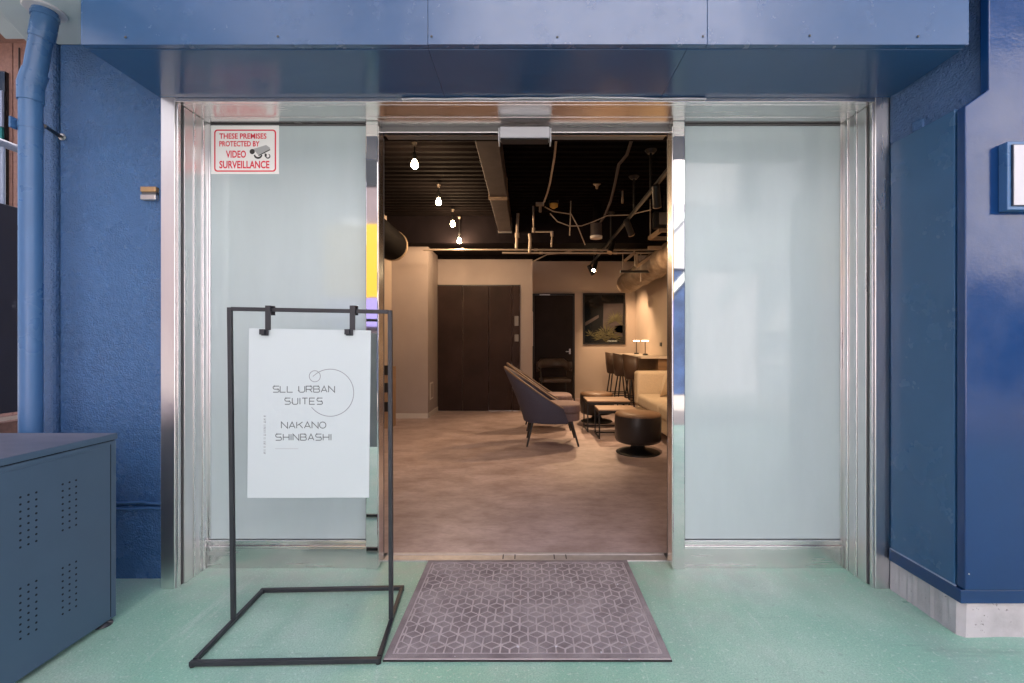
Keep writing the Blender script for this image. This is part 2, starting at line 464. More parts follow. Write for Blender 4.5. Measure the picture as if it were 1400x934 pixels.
for x_, y_ in ((590, 50), (762, 51), (961, 50), (1107, 49), (1255, 50), (172, 51), (380, 50)):
    b = MB(); b.lathe([(0.0042, 0), (0.0042, 0.0015), (0.002, 0.003)], n=10)
    b.xf(Matrix.Translation(at(x_, y_, 1.664)) @ Matrix.Rotation(PI / 2, 4, 'X'))
    rel(b, cn).build('screw', M['gasket'], cn)
b = MB()
pts = [(-0.56 + i * 0.05, 2.020, 2.180 + 0.006 * math.exp(-((i - 17) / 3.0) ** 2) + 0.0015 * math.sin(i * 1.3) - 0.004 * abs(i - 15) / 15) for i in range(28)]
b.tube(pts, 0.0042, 8); rel(b, cn).build('sealant_bead', M['white_plastic'], cn)

# white slab over the pipe
sl = thing('balcony_slab', 'pale grey balcony slab above the blue drain pipe at the canopy end', 'slab', (-2.0, 1.4, 2.474))
b = MB(); b.prism([(-1.642, 0.5), (-1.642, 2.108), (-2.312, 2.108), (-1.70, 0.95), (-1.70, 0.5)], 'z', 2.474, 2.72)
rel(b, sl).build('slab_body', M['slab'], sl, bevel=0.004)
b = MB(); b.prism([(-1.705, 0.5), (-1.705, 0.945), (-2.317, 2.108), (-2.42, 2.108), (-1.83, 0.90), (-1.83, 0.5)], 'z', 2.50, 2.72)
rel(b, sl).build('edge_strip', M['slab'], sl, bevel=0.004)

# ------------------------------------------------------------------ drain pipe
dp = thing('drain_pipe', 'blue painted drain pipe running down the wall left of the entrance', 'pipe', (-2.06, 1.9, 0))
PX, PY = -2.076, 1.9
b = MB(); b.tube([(PX, PY, 0.0), (PX, PY, 2.17)], 0.037, 24); rel(b, dp).build('pipe_run', M['pipe_blue'], dp)
b = MB(); b.tube([(PX, PY, 2.10), (PX, PY, 2.17), (PX + 0.012, PY, 2.205), (PX + 0.02, PY, 2.225)], [0.0414, 0.0422, 0.0422, 0.0414], 24); rel(b, dp).build('elbow', M['pipe_blue'], dp)
b = MB(); b.tube([(PX + 0.015, PY, 2.21), (PX + 0.062, PY - 0.012, 2.385)], 0.037, 24); rel(b, dp).build('pipe_offset', M['pipe_blue'], dp)
b = MB(); b.tube([(PX + 0.055, PY - 0.010, 2.355), (PX + 0.066, PY - 0.012, 2.40), (PX + 0.072, PY - 0.012, 2.43), (PX + 0.072, PY - 0.012, 2.476)], [0.0414, 0.0422, 0.0414, 0.0414], 24)
rel(b, dp).build('elbow', M['pipe_blue'], dp)
b = MB(); b.tube([(PX + 0.072, PY - 0.012, 2.440), (PX + 0.072, PY - 0.012, 2.455)], 0.0451, 24); rel(b, dp).build('collar', M['pipe_blue'], dp)
b = MB(); b.lathe([(0.066, 0), (0.07, 0.004), (0.07, 0.007)], (PX + 0.072, PY - 0.012, 2.468), 32); rel(b, dp).build('ceiling_flange', M['white_plastic'], dp)
b = MB(); b.tube([(PX, PY, 1.985), (PX, PY, 2.005)], 0.0388, 24); b.box(PX - 0.0414, PX - 0.034, PY - 0.045, PY - 0.02, 1.975, 2.02); rel(b, dp).build('clamp', M['pipe_blue'], dp)
b = MB(); b.tube([(PX + 0.03, 1.925, 2.012), (-2.166, 2.106, 2.050)], 0.008, 10); rel(b, dp).build('wall_arm', M['black'], dp)
b = MB(); b.lathe([(0.017, 0), (0.014, 0.006)], n=14); b.xf(Matrix.Translation((-2.158, 2.109, 2.047)) @ Matrix.Rotation(PI / 2, 4, 'X')); rel(b, dp).build('arm_cap', M['satin'], dp)

# ------------------------------------------------------------------ steel entrance frame
fr = thing('entrance_frame', 'stainless steel surround of the sliding entrance with polished posts', 'door frame', (0, 2.2, 0))
def fpart(name, m, bx, bevel=0.0012):
    b = MB()
    for q in bx: b.box(*q)
    return rel(b, fr).build(name, m, fr, bevel=bevel)
for s in (-1, 1):
    cx = -0.013
    xo, xi = cx + s * 1.621, cx + s * 1.558
    fpart('jamb', M['steel'], [(xo, xi, 2.024, 2.06, 0, 2.186)], 0.002)
    fpart('jamb_edge', M['trim'], [(xi - s * 0.001, xi - s * 0.010, 2.030, 2.045, 0, 2.164)])
    fpart('shadow_gap', M['gasket'], [(xo, xi - s * 0.002, 2.0605, 2.068, 0, 2.164)], 0)
    xr = cx + s * 1.548
    fpart('reveal_panel', M['steel'], [(xo, xr, 2.0685, 2.12, 0, 2.164)])
    fpart('reveal_bead', M['trim'], [(xo, xr - s * 0.004, 2.1215, 2.132, 0, 2.164)])
    fpart('reveal_panel', M['steel'], [(xo, xr, 2.1335, 2.178, 0, 2.164)])
    fpart('reveal_bead', M['trim'], [(xo, xr - s * 0.006, 2.1795, 2.188, 0, 2.164)])
    fpart('reveal_panel', M['steel'], [(xo, xr - s * 0.002, 2.1895, 2.26, 0, 2.164)])
    # post beside the opening
    pi_, po = (-0.7255, -0.783) if s < 0 else (0.700, 0.757)
    fpart('post', M['mirror'], [(pi_, po, 2.196, 2.275, 0, 2.164)], 0.0025)
    fpart('post_edge', M['trim'], [(pi_ - s * 0.0005, pi_ - s * 0.004, 2.200, 2.27, 0.012, 2.14)], 0)
    # kick plate and bottom rails under the glass
    fpart('kick_plate', M['steel_h'], [(po + s * 0.0008, xr - s * 0.0035, 2.207, 2.26, 0, 0.098)])
    fpart('bottom_rail', M['trim'], [(po + s * 0.0008, xr - s * 0.0035, 2.203, 2.26, 0.1, 0.109)])
    fpart('bottom_rail', M['steel_h'], [(po + s * 0.0008, xr - s * 0.0035, 2.212, 2.26, 0.11, 0.122)])
    fpart('bottom_rail', M['trim'], [(po + s * 0.0008, xr - s * 0.0035, 2.207, 2.26, 0.1235, 0.133)])
fpart('head_front', M['trim'], [(-1.575, 1.548, 2.026, 2.05, 2.167, 2.184)], 0.001)
fpart('head_soffit', M['steel_h'], [(-1.575, 1.548, 2.051, 2.16, 2.166, 2.18)])
fpart('head_soffit', M['steel_h'], [(-1.575, 1.548, 2.162, 2.262, 2.165, 2.18)])
fpart('track_lip', M['header'], [(-0.7255, 0.70, 2.264, 2.270, 2.140, 2.190)], 0)
fpart('track_edge', M['trim'], [(-0.7255, 0.70, 2.2625, 2.2638, 2.138, 2.143)], 0)
fpart('track_cover', M['header'], [(-0.7245, 0.699, 2.30, 2.36, 2.146, 2.19)])
fpart('track_lip', M['trim'], [(-0.7245, 0.699, 2.294, 2.299, 2.138, 2.150)], 0)
fpart('track_fill', M['gasket'], [(-0.7255, 0.70, 2.271, 2.293, 2.155, 2.19)], 0)
fpart('sill_rail', M['sill'], [(-0.7255, 0.70, 2.276, 2.290, 0, 0.006)], 0)
fpart('sill_groove', M['sill'], [(-0.7255, 0.70, 2.291, 2.342, 0, 0.003)], 0)
fpart('sill_rail', M['sill'], [(-0.7255, 0.70, 2.343, 2.359, 0, 0.007)], 0)
for x_ in (-0.13, -0.07, 0.13, 0.19):
    fpart('sill_stop', M['gasket'], [(x_, x_ + 0.006, 2.2915, 2.3415, 0.0032, 0.005)], 0)

def glass_panel(s, label):
    x0, x1 = (-1.5575, -0.784) if s < 0 else (0.758, 1.5315)
    g = thing('frosted_panel', label, 'glass panel', ((x0 + x1) / 2, 2.22, 0.134))
    b = MB(); b.box(x0 + 0.008, x1 - 0.008, 2.224, 2.234, 0.136, 2.153); rel(b, g).build('pane', M['frost'], g, bevel=0.001)
    b = MB(); b.box(x0, x0 + 0.0075, 2.220, 2.24, 0.135, 2.163); rel(b, g).build('edge_trim', M['trim'] if s < 0 else M['gasket'], g)
    b = MB(); b.box(x1 - 0.0075, x1, 2.220, 2.24, 0.135, 2.163); rel(b, g).build('edge_trim', M['trim'] if s > 0 else M['gasket'], g)
    b = MB(); b.box(x0 + 0.0078, x1 - 0.0078, 2.222, 2.24, 2.154, 2.163); rel(b, g).build('top_gasket', M['gasket'], g)
    b = MB(); b.box(x0, x1, 2.242, 2.26, 0.135, 2.163); rel(b, g).build('backing', M['frost'], g)
glass_panel(-1, 'frosted glass panel left of the doorway, carrying the red surveillance sticker')
glass_panel(1, 'plain frosted glass panel right of the doorway, no sticker on it')

for s, lab in ((-1, 'sliding glass door slid open behind the left frosted panel'), (1, 'sliding glass door slid open behind the right frosted panel')):
    xe = -0.742 if s < 0 else 0.717
    g = thing('sliding_door', lab, 'door', (xe, 2.32, 0.01))
    g['kind'] = 'thing'
    b = MB(); b.box(xe, xe + s * 0.035, 2.302, 2.335, 0.012, 2.136); rel(b, g).build('door_stile', M['steel'], g)
    b = MB(); b.box(xe - s * 0.0005, xe - s * 0.006, 2.308, 2.33, 0.012, 2.136); rel(b, g).build('edge_seal', M['gasket'], g)
    b = MB(); b.box(xe + s * 0.036, xe + s * 0.75, 2.312, 2.322, 0.012, 2.136); rel(b, g).build('door_pane', M['frost'], g)

se = thing('door_sensor', 'white motion sensor box under the door head', 'sensor', (-0.016, 2.2, 2.07))
b = MB(); b.box(-0.137, 0.105, 2.196, 2.262, 2.085, 2.139); rel(b, se).build('sensor_cover', M['white_plastic'], se, bevel=0.006, seg=3)
b = MB(); b.box(-0.132, 0.10, 2.200, 2.258, 2.078, 2.0845); rel(b, se).build('sensor_window', M['black'], se)
for s in (-1, 1):
    xe = -0.1385 if s < 0 else 0.1065
    b = MB(); b.box(xe, xe + s * 0.006, 2.198, 2.262, 2.068, 2.133); rel(b, se).build('end_cap', M['white_plastic'], se, bevel=0.002)

# ------------------------------------------------------------------ warning sticker
def text_mesh(body, size, bold=0.0, align='LEFT', sx=1.0):
    cu = bpy.data.curves.new('lettering', 'FONT')
    cu.body = body; cu.size = size; cu.offset = bold; cu.align_x = align; cu.resolution_u = 3
    o = bpy.data.objects.new('lettering_source', cu)
    C.objects.link(o)
    dg = bpy.context.evaluated_depsgraph_get()
    me = bpy.data.meshes.new_from_object(o.evaluated_get(dg))
    bpy.data.objects.remove(o)
    return me

YS = 2.2215
st = thing('warning_sticker', 'white sticker with red surveillance warning on the left glass panel corner', 'sticker', at(336, 205, YS))
ps = at(288.5, 238, YS); pe = at(381.5, 171.5, YS)
b = MB(); b.box(ps.x, pe.x, YS + 0.0005, YS + 0.0018, ps.z, pe.z); sheet = rel(b, st).build('sticker_sheet', M['sticker'], st)
def on_sticker(x, y): return at(x, y, YS)
def line_text(body, x0, x1, y0, y1, m, par):
    me = text_mesh(body, 1.0, 0.024)
    xsv = [v.co.x for v in me.vertices]; ysv = [v.co.y for v in me.vertices]
    a, bb, c, d = min(xsv), max(xsv), min(ysv), max(ysv)
    P0, P1 = on_sticker(x0, y1), on_sticker(x1, y0)
    for v in me.vertices:
        u, t_ = (v.co.x - a) / (bb - a), (v.co.y - c) / (d - c)
        v.co = Vector((P0.x + u * (P1.x - P0.x), YS - 0.0002, P0.z + t_ * (P1.z - P0.z))) - Vector(par.location)
    me.name = 'lettering'
    me.materials.clear(); me.materials.append(m)
    o = bpy.data.objects.new('lettering', me); C.objects.link(o); o.parent = sheet
    return o
line_text('THESE PREMISES', 300, 364.5, 182.5, 190, M['red'], st)
line_text('PROTECTED BY', 300, 355, 193, 200.5, M['red'], st)
line_text('VIDEO', 309, 336.5, 206, 216, M['red'], st)
line_text('SURVEILLANCE', 300, 368.5, 220, 230.5, M['red'], st)
def rr(x0, x1, y0, y1, r, n=6):
    pts = []
    for cx, cy, a0 in ((x1 - r, y0 + r, -90), (x1 - r, y1 - r, 0), (x0 + r, y1 - r, 90), (x0 + r, y0 + r, 180)):
        for k in range(n + 1):
            a = R(a0 + 90 * k / n); pts.append((cx + r * math.cos(a), cy + r * math.sin(a)))
    return pts
o_, i_ = rr(293, 377.6, 177.3, 235, 4.5), rr(294.8, 375.8, 179.1, 233.2, 3.2)
b = MB(); n_ = len(o_)
vs = [at(x, y, YS) - Vector((0, 0.0002, 0)) for x, y in o_] + [at(x, y, YS) - Vector((0, 0.0002, 0)) for x, y in i_]
b.add(vs, [(k, (k + 1) % n_, (k + 1) % n_ + n_, k + n_) for k in range(n_)])
rel(b, st).build('red_border', M['red'], sheet)
def flat(name, polys, m, par, yy, loc=None):
    b = MB()
    for pl in polys:
        b.add([at(x, y, YS) + Vector((0, yy, 0)) for x, y in pl], [tuple(range(len(pl)))])
    return rel(b, par).build(name, m, sheet)
circ = lambda cx, cy, r, n=14, a0=0, a1=360: [(cx + r * math.cos(R(a0 + (a1 - a0) * k / n)), cy + r * math.sin(R(a0 + (a1 - a0) * k / n))) for k in range(n + (0 if a1 - a0 == 360 else 1))]
flat('camera_icon', [[(346, 204), (364, 198.5), (369, 202), (369.5, 204.5), (353, 212)]], M['icon_grey'], st, -0.0002)
flat('camera_icon', [circ(345, 207.5, 3.6), [(353, 212.4), (369.5, 204.2), (369.5, 205.6), (354, 213.6)],
                     circ(353, 211.5, 6.0, 12, 10, 170) + list(reversed(circ(353, 210.6, 4.2, 12, 10, 170))),
                     [(362, 209.5), (365, 211), (364.5, 216), (362, 214)],
                     circ(366.5, 213.8, 3.4, 12, -70, 150) + list(reversed(circ(366.3, 213.4, 2.2, 12, -70, 150)))], M['icon'], st, -0.0004)

# ------------------------------------------------------------------ stand with hanging board
sg = thing('sign_stand', 'black square tube floor stand holding the white hanging sign', 'stand', (-0.85, 1.777, 0))
T = 0.0078
FL, FR, BR, BL = (-1.135, 1.540), (-0.512, 1.556), (-0.557, 2.012), (-1.160, 1.990)
def bar(name, p, q, t=T):
    b = MB(); b.tube([p, q], t, square=True)
    return rel(b, sg).build(name, M['black_tube'], sg, bevel=0.0015)
z0 = T + 0.004
def lerp(a, c, t): return (a[0] + (c[0] - a[0]) * t, a[1] + (c[1] - a[1]) * t)
bar('base_bar', (FL[0] - T, FL[1], z0), (FR[0] + T, FR[1], z0))
bar('base_bar', (BL[0] - T, BL[1], z0), (BR[0] + T, BR[1], z0))
bar('base_bar', (*lerp(FL, BL, 0.027), z0), (*lerp(FL, BL, 0.973), z0))
bar('base_bar', (*lerp(FR, BR, 0.027), z0), (*lerp(FR, BR, 0.973), z0))
LB, RB = (-1.149, 1.775), (-0.535, 1.778)
LT, RT = at(314.5, 422.5, 1.777), at(533.5, 426.5, 1.777)
bar('upright', (LB[0], LB[1], z0 + T + 0.001), (LT.x, 1.777, LT.z + T - 0.002))
bar('upright', (RB[0], RB[1], z0 + T + 0.001), (RT.x, 1.777, RT.z + T - 0.002))
bar('top_bar', (LT.x + T + 0.0005, 1.777, LT.z), (RT.x - T - 0.0005, 1.777, RT.z))
for c in (FL, FR, BR, BL):
    b = MB(); b.lathe([(0.009, 0), (0.009, 0.0045)], (c[0], c[1], 0), 12); rel(b, sg).build('rubber_pad', M['black'], sg)
for hx, hy in ((369.5, 447), (484, 448)):
    h = at(hx, 424, 1.777)
    b = MB()
    b.box(h.x - 0.0105, h.x + 0.0105, 1.7605, 1.7635, h.z - 0.078, h.z + 0.0165)
    b.box(h.x - 0.0105, h.x + 0.0105, 1.7636, 1.7915, h.z + 0.0135, h.z + 0.0165)
    b.box(h.x - 0.0105, h.x + 0.0105, 1.7916, 1.7945, h.z - 0.02, h.z + 0.0165)
    hk = rel(b, sg).build('hook_strap', M['black_tube'], sg)
    b = MB(); b.box(h.x - 0.026, h.x - 0.007, 1.747, 1.757, h.z - 0.096, h.z - 0.075); b.box(h.x - 0.024, h.x + 0.004, 1.7572, 1.760, h.z - 0.10, h.z - 0.076)
    rel(b, sg).build('board_clip', M['black_tube'], sg, bevel=0.003)

YB = 1.766
sb = thing('sign_board', 'white hanging board with grey hotel lettering and a thin circle', 'sign', at(422, 565, YB + 0.004))
c4 = [at(340.5, 449, YB), at(507, 452, YB), at(504.3, 680.5, YB), at(338, 681, YB)]
b = MB()
vs = [tuple(p) for p in c4] + [(p.x, YB + 0.005, p.z) for p in c4]
b.add(vs, [(3, 2, 1, 0), (4, 5, 6, 7), (0, 1, 5, 4), (1, 2, 6, 5), (2, 3, 7, 6), (3, 0, 4, 7)])
board = rel(b, sb).build('board', M['board'], sb, bevel=0.0008)

def arc(cx, cy, r, a0, a1, n=8, ry=None):
    ry = ry or r
    return [(cx + r * math.cos(R(a0 + (a1 - a0) * k / n)), cy + ry * math.sin(R(a0 + (a1 - a0) * k / n))) for k in range(n + 1)]
# letters drawn as thin strokes in a box 1 wide, 1 high (y up)
GL = {
    'S': [arc(.28, .75, .28, 90, 270, 6, .25)[0:] and [(1, 1), (.25, 1)] + arc(.25, .75, .25, 90, 270, 6) + [(.75, .5)] + arc(.75, .25, .25, 90, -90, 6) + [(0, 0)]],
    'L': [[(0, 1), (0, 0), (.9, 0)]],
    'U': [[(0, 1), (0, .3)] + arc(.3, .3, .3, 180, 270, 4) + arc(.7, .3, .3, 270, 360, 4) + [(1, 1)]],
    'R': [[(0, 0), (0, 1), (.72, 1)] + arc(.72, .73, .27, 90, -90, 6) + [(0, .46)], [(.55, .46), (1, 0)]],
    'B': [[(0, 0), (0, 1), (.7, 1)] + arc(.7, .76, .24, 90, -90, 6) + [(0, .52)], [(.7, .52)] + arc(.74, .26, .26, 90, -90, 6) + [(0, 0)]],
    'A': [[(0, 0), (.5, 1), (1, 0)], [(.2, .3), (.8, .3)]],
    'N': [[(0, 0), (0, 1), (1, 0), (1, 1)]],
    'I': [[(.5, 0), (.5, 1)]],
    'T': [[(0, 1), (1, 1)], [(.5, 1), (.5, 0)]],
    'E': [[(.95, 1), (0, 1), (0, 0), (.95, 0)], [(0, .5), (.85, .5)]],
    'K': [[(0, 0), (0, 1)], [(.95, 1), (.12, .45)], [(.42, .62), (1, 0)]],
    'O': [arc(.5, .5, .52, 0, 360, 20, .5)],
    'H': [[(0, 0), (0, 1)], [(1, 0), (1, 1)], [(0, .5), (1, .5)]],
}
def stroke(b, pts, w_, d):
    pts = [Vector(p) for p in pts]
    n = len(pts); L_, R_ = [], []
    closed = (pts[0] - pts[-1]).length < 1e-6
    for i in range(n):
        if i == 0: t = (pts[1] - (pts[-2] if closed else pts[0])).normalized()
        elif i == n - 1: t = ((pts[1] if closed else pts[-1]) - pts[-2]).normalized()
        else:
            t1, t2 = (pts[i] - pts[i - 1]).normalized(), (pts[i + 1] - pts[i]).normalized()
            t = (t1 + t2)
            t = t.normalized() if t.length > 1e-6 else t1
            k = max(0.35, t.dot(t1))
        nn = Vector((-t.y, t.x)) * (w_ / 2 / (k if 0 < i < n - 1 else 1))
        L_.append(pts[i] + nn); R_.append(pts[i] - nn)
    vs = [at(p.x, p.y, d) for p in L_] + [at(p.x, p.y, d) for p in R_]
    b.add(vs, [(i, i + 1, i + 1 + n, i + n) for i in range(n - 1)])
def word(txt, x0, x1, y0, y1, cw, gaps, wpx=1.15):
    """letters of width cw px spread evenly between x0 and x1"""
    b = MB()
    wid = [0.1 * cw if c == 'I' else (cw * .55 if c == ' ' else cw) for c in txt]
    gap = ((x1 - x0) - sum(wid)) / (len(txt) - 1)
    x = x0
    for c, ww in zip(txt, wid):
        if c in GL:
            for s_ in GL[c]:
                if c == 'I': s_ = [(0.5, p[1]) for p in s_]
                stroke(b, [(x + p[0] * ww, y1 - p[1] * (y1 - y0)) for p in s_], wpx, YB - 0.0008)
        x += ww + gap
    return b
for args in (('SLL', 373.5, 401, 528, 536.3, 8.2, 0), ('URBAN', 408.5, 457.5, 528, 536.3, 8.2, 0), ('SUITES', 389.5, 441, 544.3, 552.8, 7.6, 0), ('NAKANO', 384.8, 445.5, 577, 585.5, 8.4, 0), ('SHINBASHI', 377, 453, 593.5, 602, 8.0, 0)):
    rel(word(*args), sb).build('lettering', M['ink'], board)
b = MB(); stroke(b, [(427.8, 514.8)] + arc(451.5, 537, 32.2, -128, 142, 44), 0.9, YB - 0.0008); rel(b, sb).build('large_circle', M['ink_light'], board)
b = MB(); stroke(b, arc(430.5, 514.5, 7.6, 0, 360, 24), 0.9, YB - 0.001); rel(b, sb).build('small_circle', M['ink_light'], board)
b = MB(); stroke(b, [(376.5, 613.5), (408, 613.5)], 0.8, YB - 0.0008); rel(b, sb).build('underline', M['ink_faint'], board)
b = MB()
yy = 568.5
rnd = random.Random(3)
while yy < 619:
    hgt = rnd.choice((1.6, 2.2, 2.2))
    for k in range(2): stroke(b, [(360.4, yy + k * hgt * .7), (363.4, yy + k * hgt * .7)], 0.42, YB - 0.0008)
    if rnd.random() < .6: stroke(b, [(rnd.choice((360.6, 363.2)), yy), (rnd.choice((360.6, 363.2)), yy + hgt)], 0.42, YB - 0.0008)
    yy += hgt + rnd.choice((1.1, 1.1, 1.3, 2.6))
rel(b, sb).build('small_lettering', M['ink_light'], board)

# ------------------------------------------------------------------ doormat
dm = thing('doormat', 'grey doormat with a raised cube pattern in front of the doorway', 'doormat', (-0.003, 1.914, 0))
b = MB(); b.box(-0.499, 0.495, 1.560, 2.268, 0.0005, 0.006); rel(b, dm).build('rubber_backing', M['black'], dm, bevel=0.002)
b = MB(); b.box(-0.4965, 0.4925, 1.5625, 2.2655, 0.0062, 0.0105); rel(b, dm).build('mat_pile', M['mat_base'], dm, bevel=0.002)
# raised border
b = MB()
x0, x1, y0, y1, bw = -0.4955, 0.4915, 1.5635, 2.2645, 0.022
for q in ((x0, x1, y0, y0 + bw), (x0, x1, y1 - bw, y1), (x0, x0 + bw, y0 + bw + .0005, y1 - bw - .0005), (x1 - bw, x1, y0 + bw + .0005, y1 - bw - .0005)):
    b.box(*q, 0.0106, 0.0125)
rel(b, dm).build('border', M['mat_pad'], dm)
b = MB()
A = 0.0655; S = A / math.sqrt(3)
X0, X1, Y0, Y1 = x0 + bw + .006, x1 - bw - .006, y0 + bw + .006, y1 - bw - .006
def clip(poly, f):
    out = []
    for i in range(len(poly)):
        p, q = poly[i], poly[(i + 1) % len(poly)]
        a, c = f(p), f(q)
        if a >= 0: out.append(p)
        if a * c < 0:
            t = a / (a - c); out.append(p + (q - p) * t)
    return out
for j in range(-1, 12):
    for i in range(-9, 9):
        P = Vector((i * A + (A / 2 if j % 2 else 0), Y0 + j * A * math.sqrt(3) / 2 * 1.07 - .02))
        for ph in (0, 60, 120):
            d = lambda a, l: Vector((math.cos(R(a)) * l, math.sin(R(a)) * l))
            pl = [P, P + d(ph - 30, S), P + d(ph, A), P + d(ph + 30, S)]
            pl = [Vector((q.x, P.y + (q.y - P.y) * 1.07)) for q in pl]
            cc = (pl[0] + pl[2]) / 2
            pl = [cc + (q - cc) * (0.83 + random.uniform(-.05, .05)) + Vector((random.uniform(-1, 1), random.uniform(-1, 1))) * .0011 for q in pl]
            for f in (lambda p: p.x - X0, lambda p: X1 - p.x, lambda p: p.y - Y0, lambda p: Y1 - p.y):
                if len(pl) > 2: pl = clip(pl, f)
            if len(pl) > 2:
                c2 = sum(pl, Vector((0, 0))) / len(pl)
                n = len(pl)
                hh = 0.0125 + random.uniform(-0.0012, 0.0007)
                vs = [(p.x, p.y, 0.0106) for p in pl] + [((c2 + (p - c2) * .9).x, (c2 + (p - c2) * .9).y, hh) for p in pl]
                b.add(vs, [tuple(range(n, 2 * n))] + [(k, (k + 1) % n, (k + 1) % n + n, k + n) for k in range(n)])
rp = rel(b, dm).build('cube_relief', M['mat_pad'], dm); rp['kind'] = 'stuff'
# bits of lint and grit lying on the mat
b = MB()
for x_, y_, r_ in ((759, 779, .006), (844, 800, .006), (822, 893, .005), (642, 797, .003), (738, 804, .003), (607, 894, .002), (622, 899, .002), (708, 885, .006), (760, 885, .006), (850, 880, .003), (860, 903, .003)):
    d = 0.0 + 1.09 * 622 / (y_ - 467)
    p = at(x_, y_, d)
    n = 6
    b.add([(p.x + r_ * math.cos(k * PI / 3) * random.uniform(.6, 1.1), p.y + r_ * math.sin(k * PI / 3) * random.uniform(.6, 1.1), 0.0131) for k in range(n)] + [(p.x, p.y, 0.017)], [(k, (k + 1) % n, n) for k in range(n)])
li = rel(b, dm).build('lint', M['white_plastic'], dm); li['kind'] = 'stuff'

# ------------------------------------------------------------------ perforated cabinet on the left
CX = -1.623
cb = thing('steel_cabinet', 'slate blue metal cabinet with perforated vents standing under the drain pipe', 'cabinet', (-2.2, 1.58, 0))
b = MB(); b.box(-2.75, CX, 1.372, 1.794, 0.02, 0.712); rel(b, cb).build('body', M['cabinet'], cb, bevel=0.003)
b = MB(); b.box(-2.752, CX + 0.003, 1.370, 1.797, 0.716, 0.7385); rel(b, cb).build('lid', M['cabinet'], cb, bevel=0.002)
b = MB(); b.box(-2.748, CX - 0.001, 1.374, 1.793, 0.7386, 0.7394); rel(b, cb).build('dusty_top', M['cabinet_top'], cb)
b = MB(); b.box(-2.74, CX - 0.004, 1.38, 1.79, 0.7122, 0.7158); rel(b, cb).build('lid_gap', M['hole'], cb)
b = MB(); b.box(CX + 0.0002, CX + 0.0016, 1.38, 1.74, 0.694, 0.6955); rel(b, cb).build('press_line', M['cabinet'], cb)
for y0 in (1.4546, 1.587):
    for zt in (0.602, 0.310):
        b = MB()
        for c in range(3):
            for r_ in range(8):
                q = MB(); q.lathe([(0.0036, 0), (0.0036, 0.0006)], n=8)
                q.xf(Matrix.Translation((CX - 0.0001, y0 + c * 0.0236, zt - r_ * 0.0229)) @ Matrix.Rotation(PI / 2, 4, 'Y'))
                b.add(q.v, q.f)
        v = rel(b, cb).build('vent', M['hole'], cb)  # flat black discs paint the dark inside punched holes
b = MB(); b.box(CX + 0.0002, CX + 0.0018, 1.768, 1.7695, 0.03, 0.70); rel(b, cb).build('press_line', M['hole'], cb)
for fx, fy in ((CX - 0.024, 1.765), (CX - 0.024, 1.40), (-2.71, 1.765), (-2.71, 1.40)):
    b = MB(); b.lathe([(0.029, 0), (0.029, 0.007), (0.012, 0.013), (0.012, 0.0195)], (fx, fy, 0), 20); rel(b, cb).build('foot', M['black_tube'], cb)

# ------------------------------------------------------------------ blue enclosure on the right
ub = thing('utility_enclosure', 'blue metal enclosure on a concrete plinth right of the entrance', 'enclosure', (2.2, 1.8, 0.13))
b = MB(); b.box(1.600, 1.630, 1.708, 2.008, 0.186, 1.97); rel(b, ub).build('side_panel', M['blue_panel'], ub, bevel=0.003)
b = MB(); b.box(1.612, 3.4, 1.701, 2.3, 0.186, 1.965); rel(b, ub).build('inner_body', M['blue_panel'], ub)
b = MB(); b.prism([(1.600, 0.19), (3.4, 0.19), (3.4, 3.2), (1.686, 3.2), (1.686, 2.0235), (1.600, 1.962)], 'y', 1.665, 1.700)
rel(b, ub).build('front_panel', M['blue_gloss'], ub, bevel=0.004)
b = MB(); b.box(1.594, 3.4, 1.676, 2.012, 0.134, 0.1845); rel(b, ub).build('base_flange', M['blue_gloss'], ub, bevel=0.003)
b = MB(); b.box(1.5945, 1.600, 1.70, 2.008, 0.186, 0.190); rel(b, ub).build('flange_lip', M['rail_blue'], ub)
b = MB(); b.lathe([(0.003, 0), (0.002, 0.002)], n=8); b.xf(Matrix.Translation((1.612, 1.664, 0.25)) @ Matrix.Rotation(PI / 2, 4, 'X')); rel(b, ub).build('screw', M['satin'], ub)
pt = thing('concrete_plinth', 'chipped pale concrete plinth beneath the blue enclosure', 'plinth', (2.2, 1.85, 0))
b = MB()
nx = 24
ring_b = [(1.606, 2.02)] + [(1.606 + 0.004 * random.random() ** 2, 2.02 - i * 0.0135) for i in range(1, nx)] + [(1.625, 1.69)] + [(1.63 + i * 0.07, 1.688 + 0.008 * random.random()) for i in range(1, 24)] + [(3.4, 1.69), (3.4, 2.02)]
n = len(ring_b)
b.add([(x, y, 0) for x, y in ring_b] + [(x + 0.004 * random.random(), y + 0.003 * random.random(), 0.133) for x, y in ring_b], [(k, (k + 1) % n, (k + 1) % n + n, k + n)[::-1] for k in range(n)] + [tuple(range(n, 2 * n))])
rel(b, pt).build('plinth_block', M['concrete'], pt)
rw = thing('rough_wall', 'rough blue wall strip above the enclosure beside the canopy end', 'wall', (1.7, 1.85, 1.97))
b = MB(); b.prism([(1.602, 2.022), (1.715, 1.702), (3.4, 1.702), (3.4, 2.022)], 'z', 1.972, 3.2); rel(b, rw).build('wall_face', M['stucco_rough'], rw, bevel=0.012)
p = Vector((1.628, 1.945, 2.075))
b = MB(); b.box(-0.024, 0.024, -0.012, 0.012, -0.024, 0.024); b.xf(Matrix.Translation(at(1256, 172, 1.915)) @ Matrix.Rotation(R(-70), 4, 'Z')); rel(b, rw).build('capped_anchor', M['stucco'], rw, bevel=0.008, seg=3)
b = MB(); b.box(1.602, 3.4, 2.03, 2.42, 0, 3.2); rel(b, rw).build('rear_wall', M['stucco'], rw)
hb = thing('wall_hatch', 'small blue framed hatch with a pale cover on the glossy blue panel', 'hatch', (1.85, 1.64, 1.69))
xl, zt, zb = 1.719, 1.818, 1.572
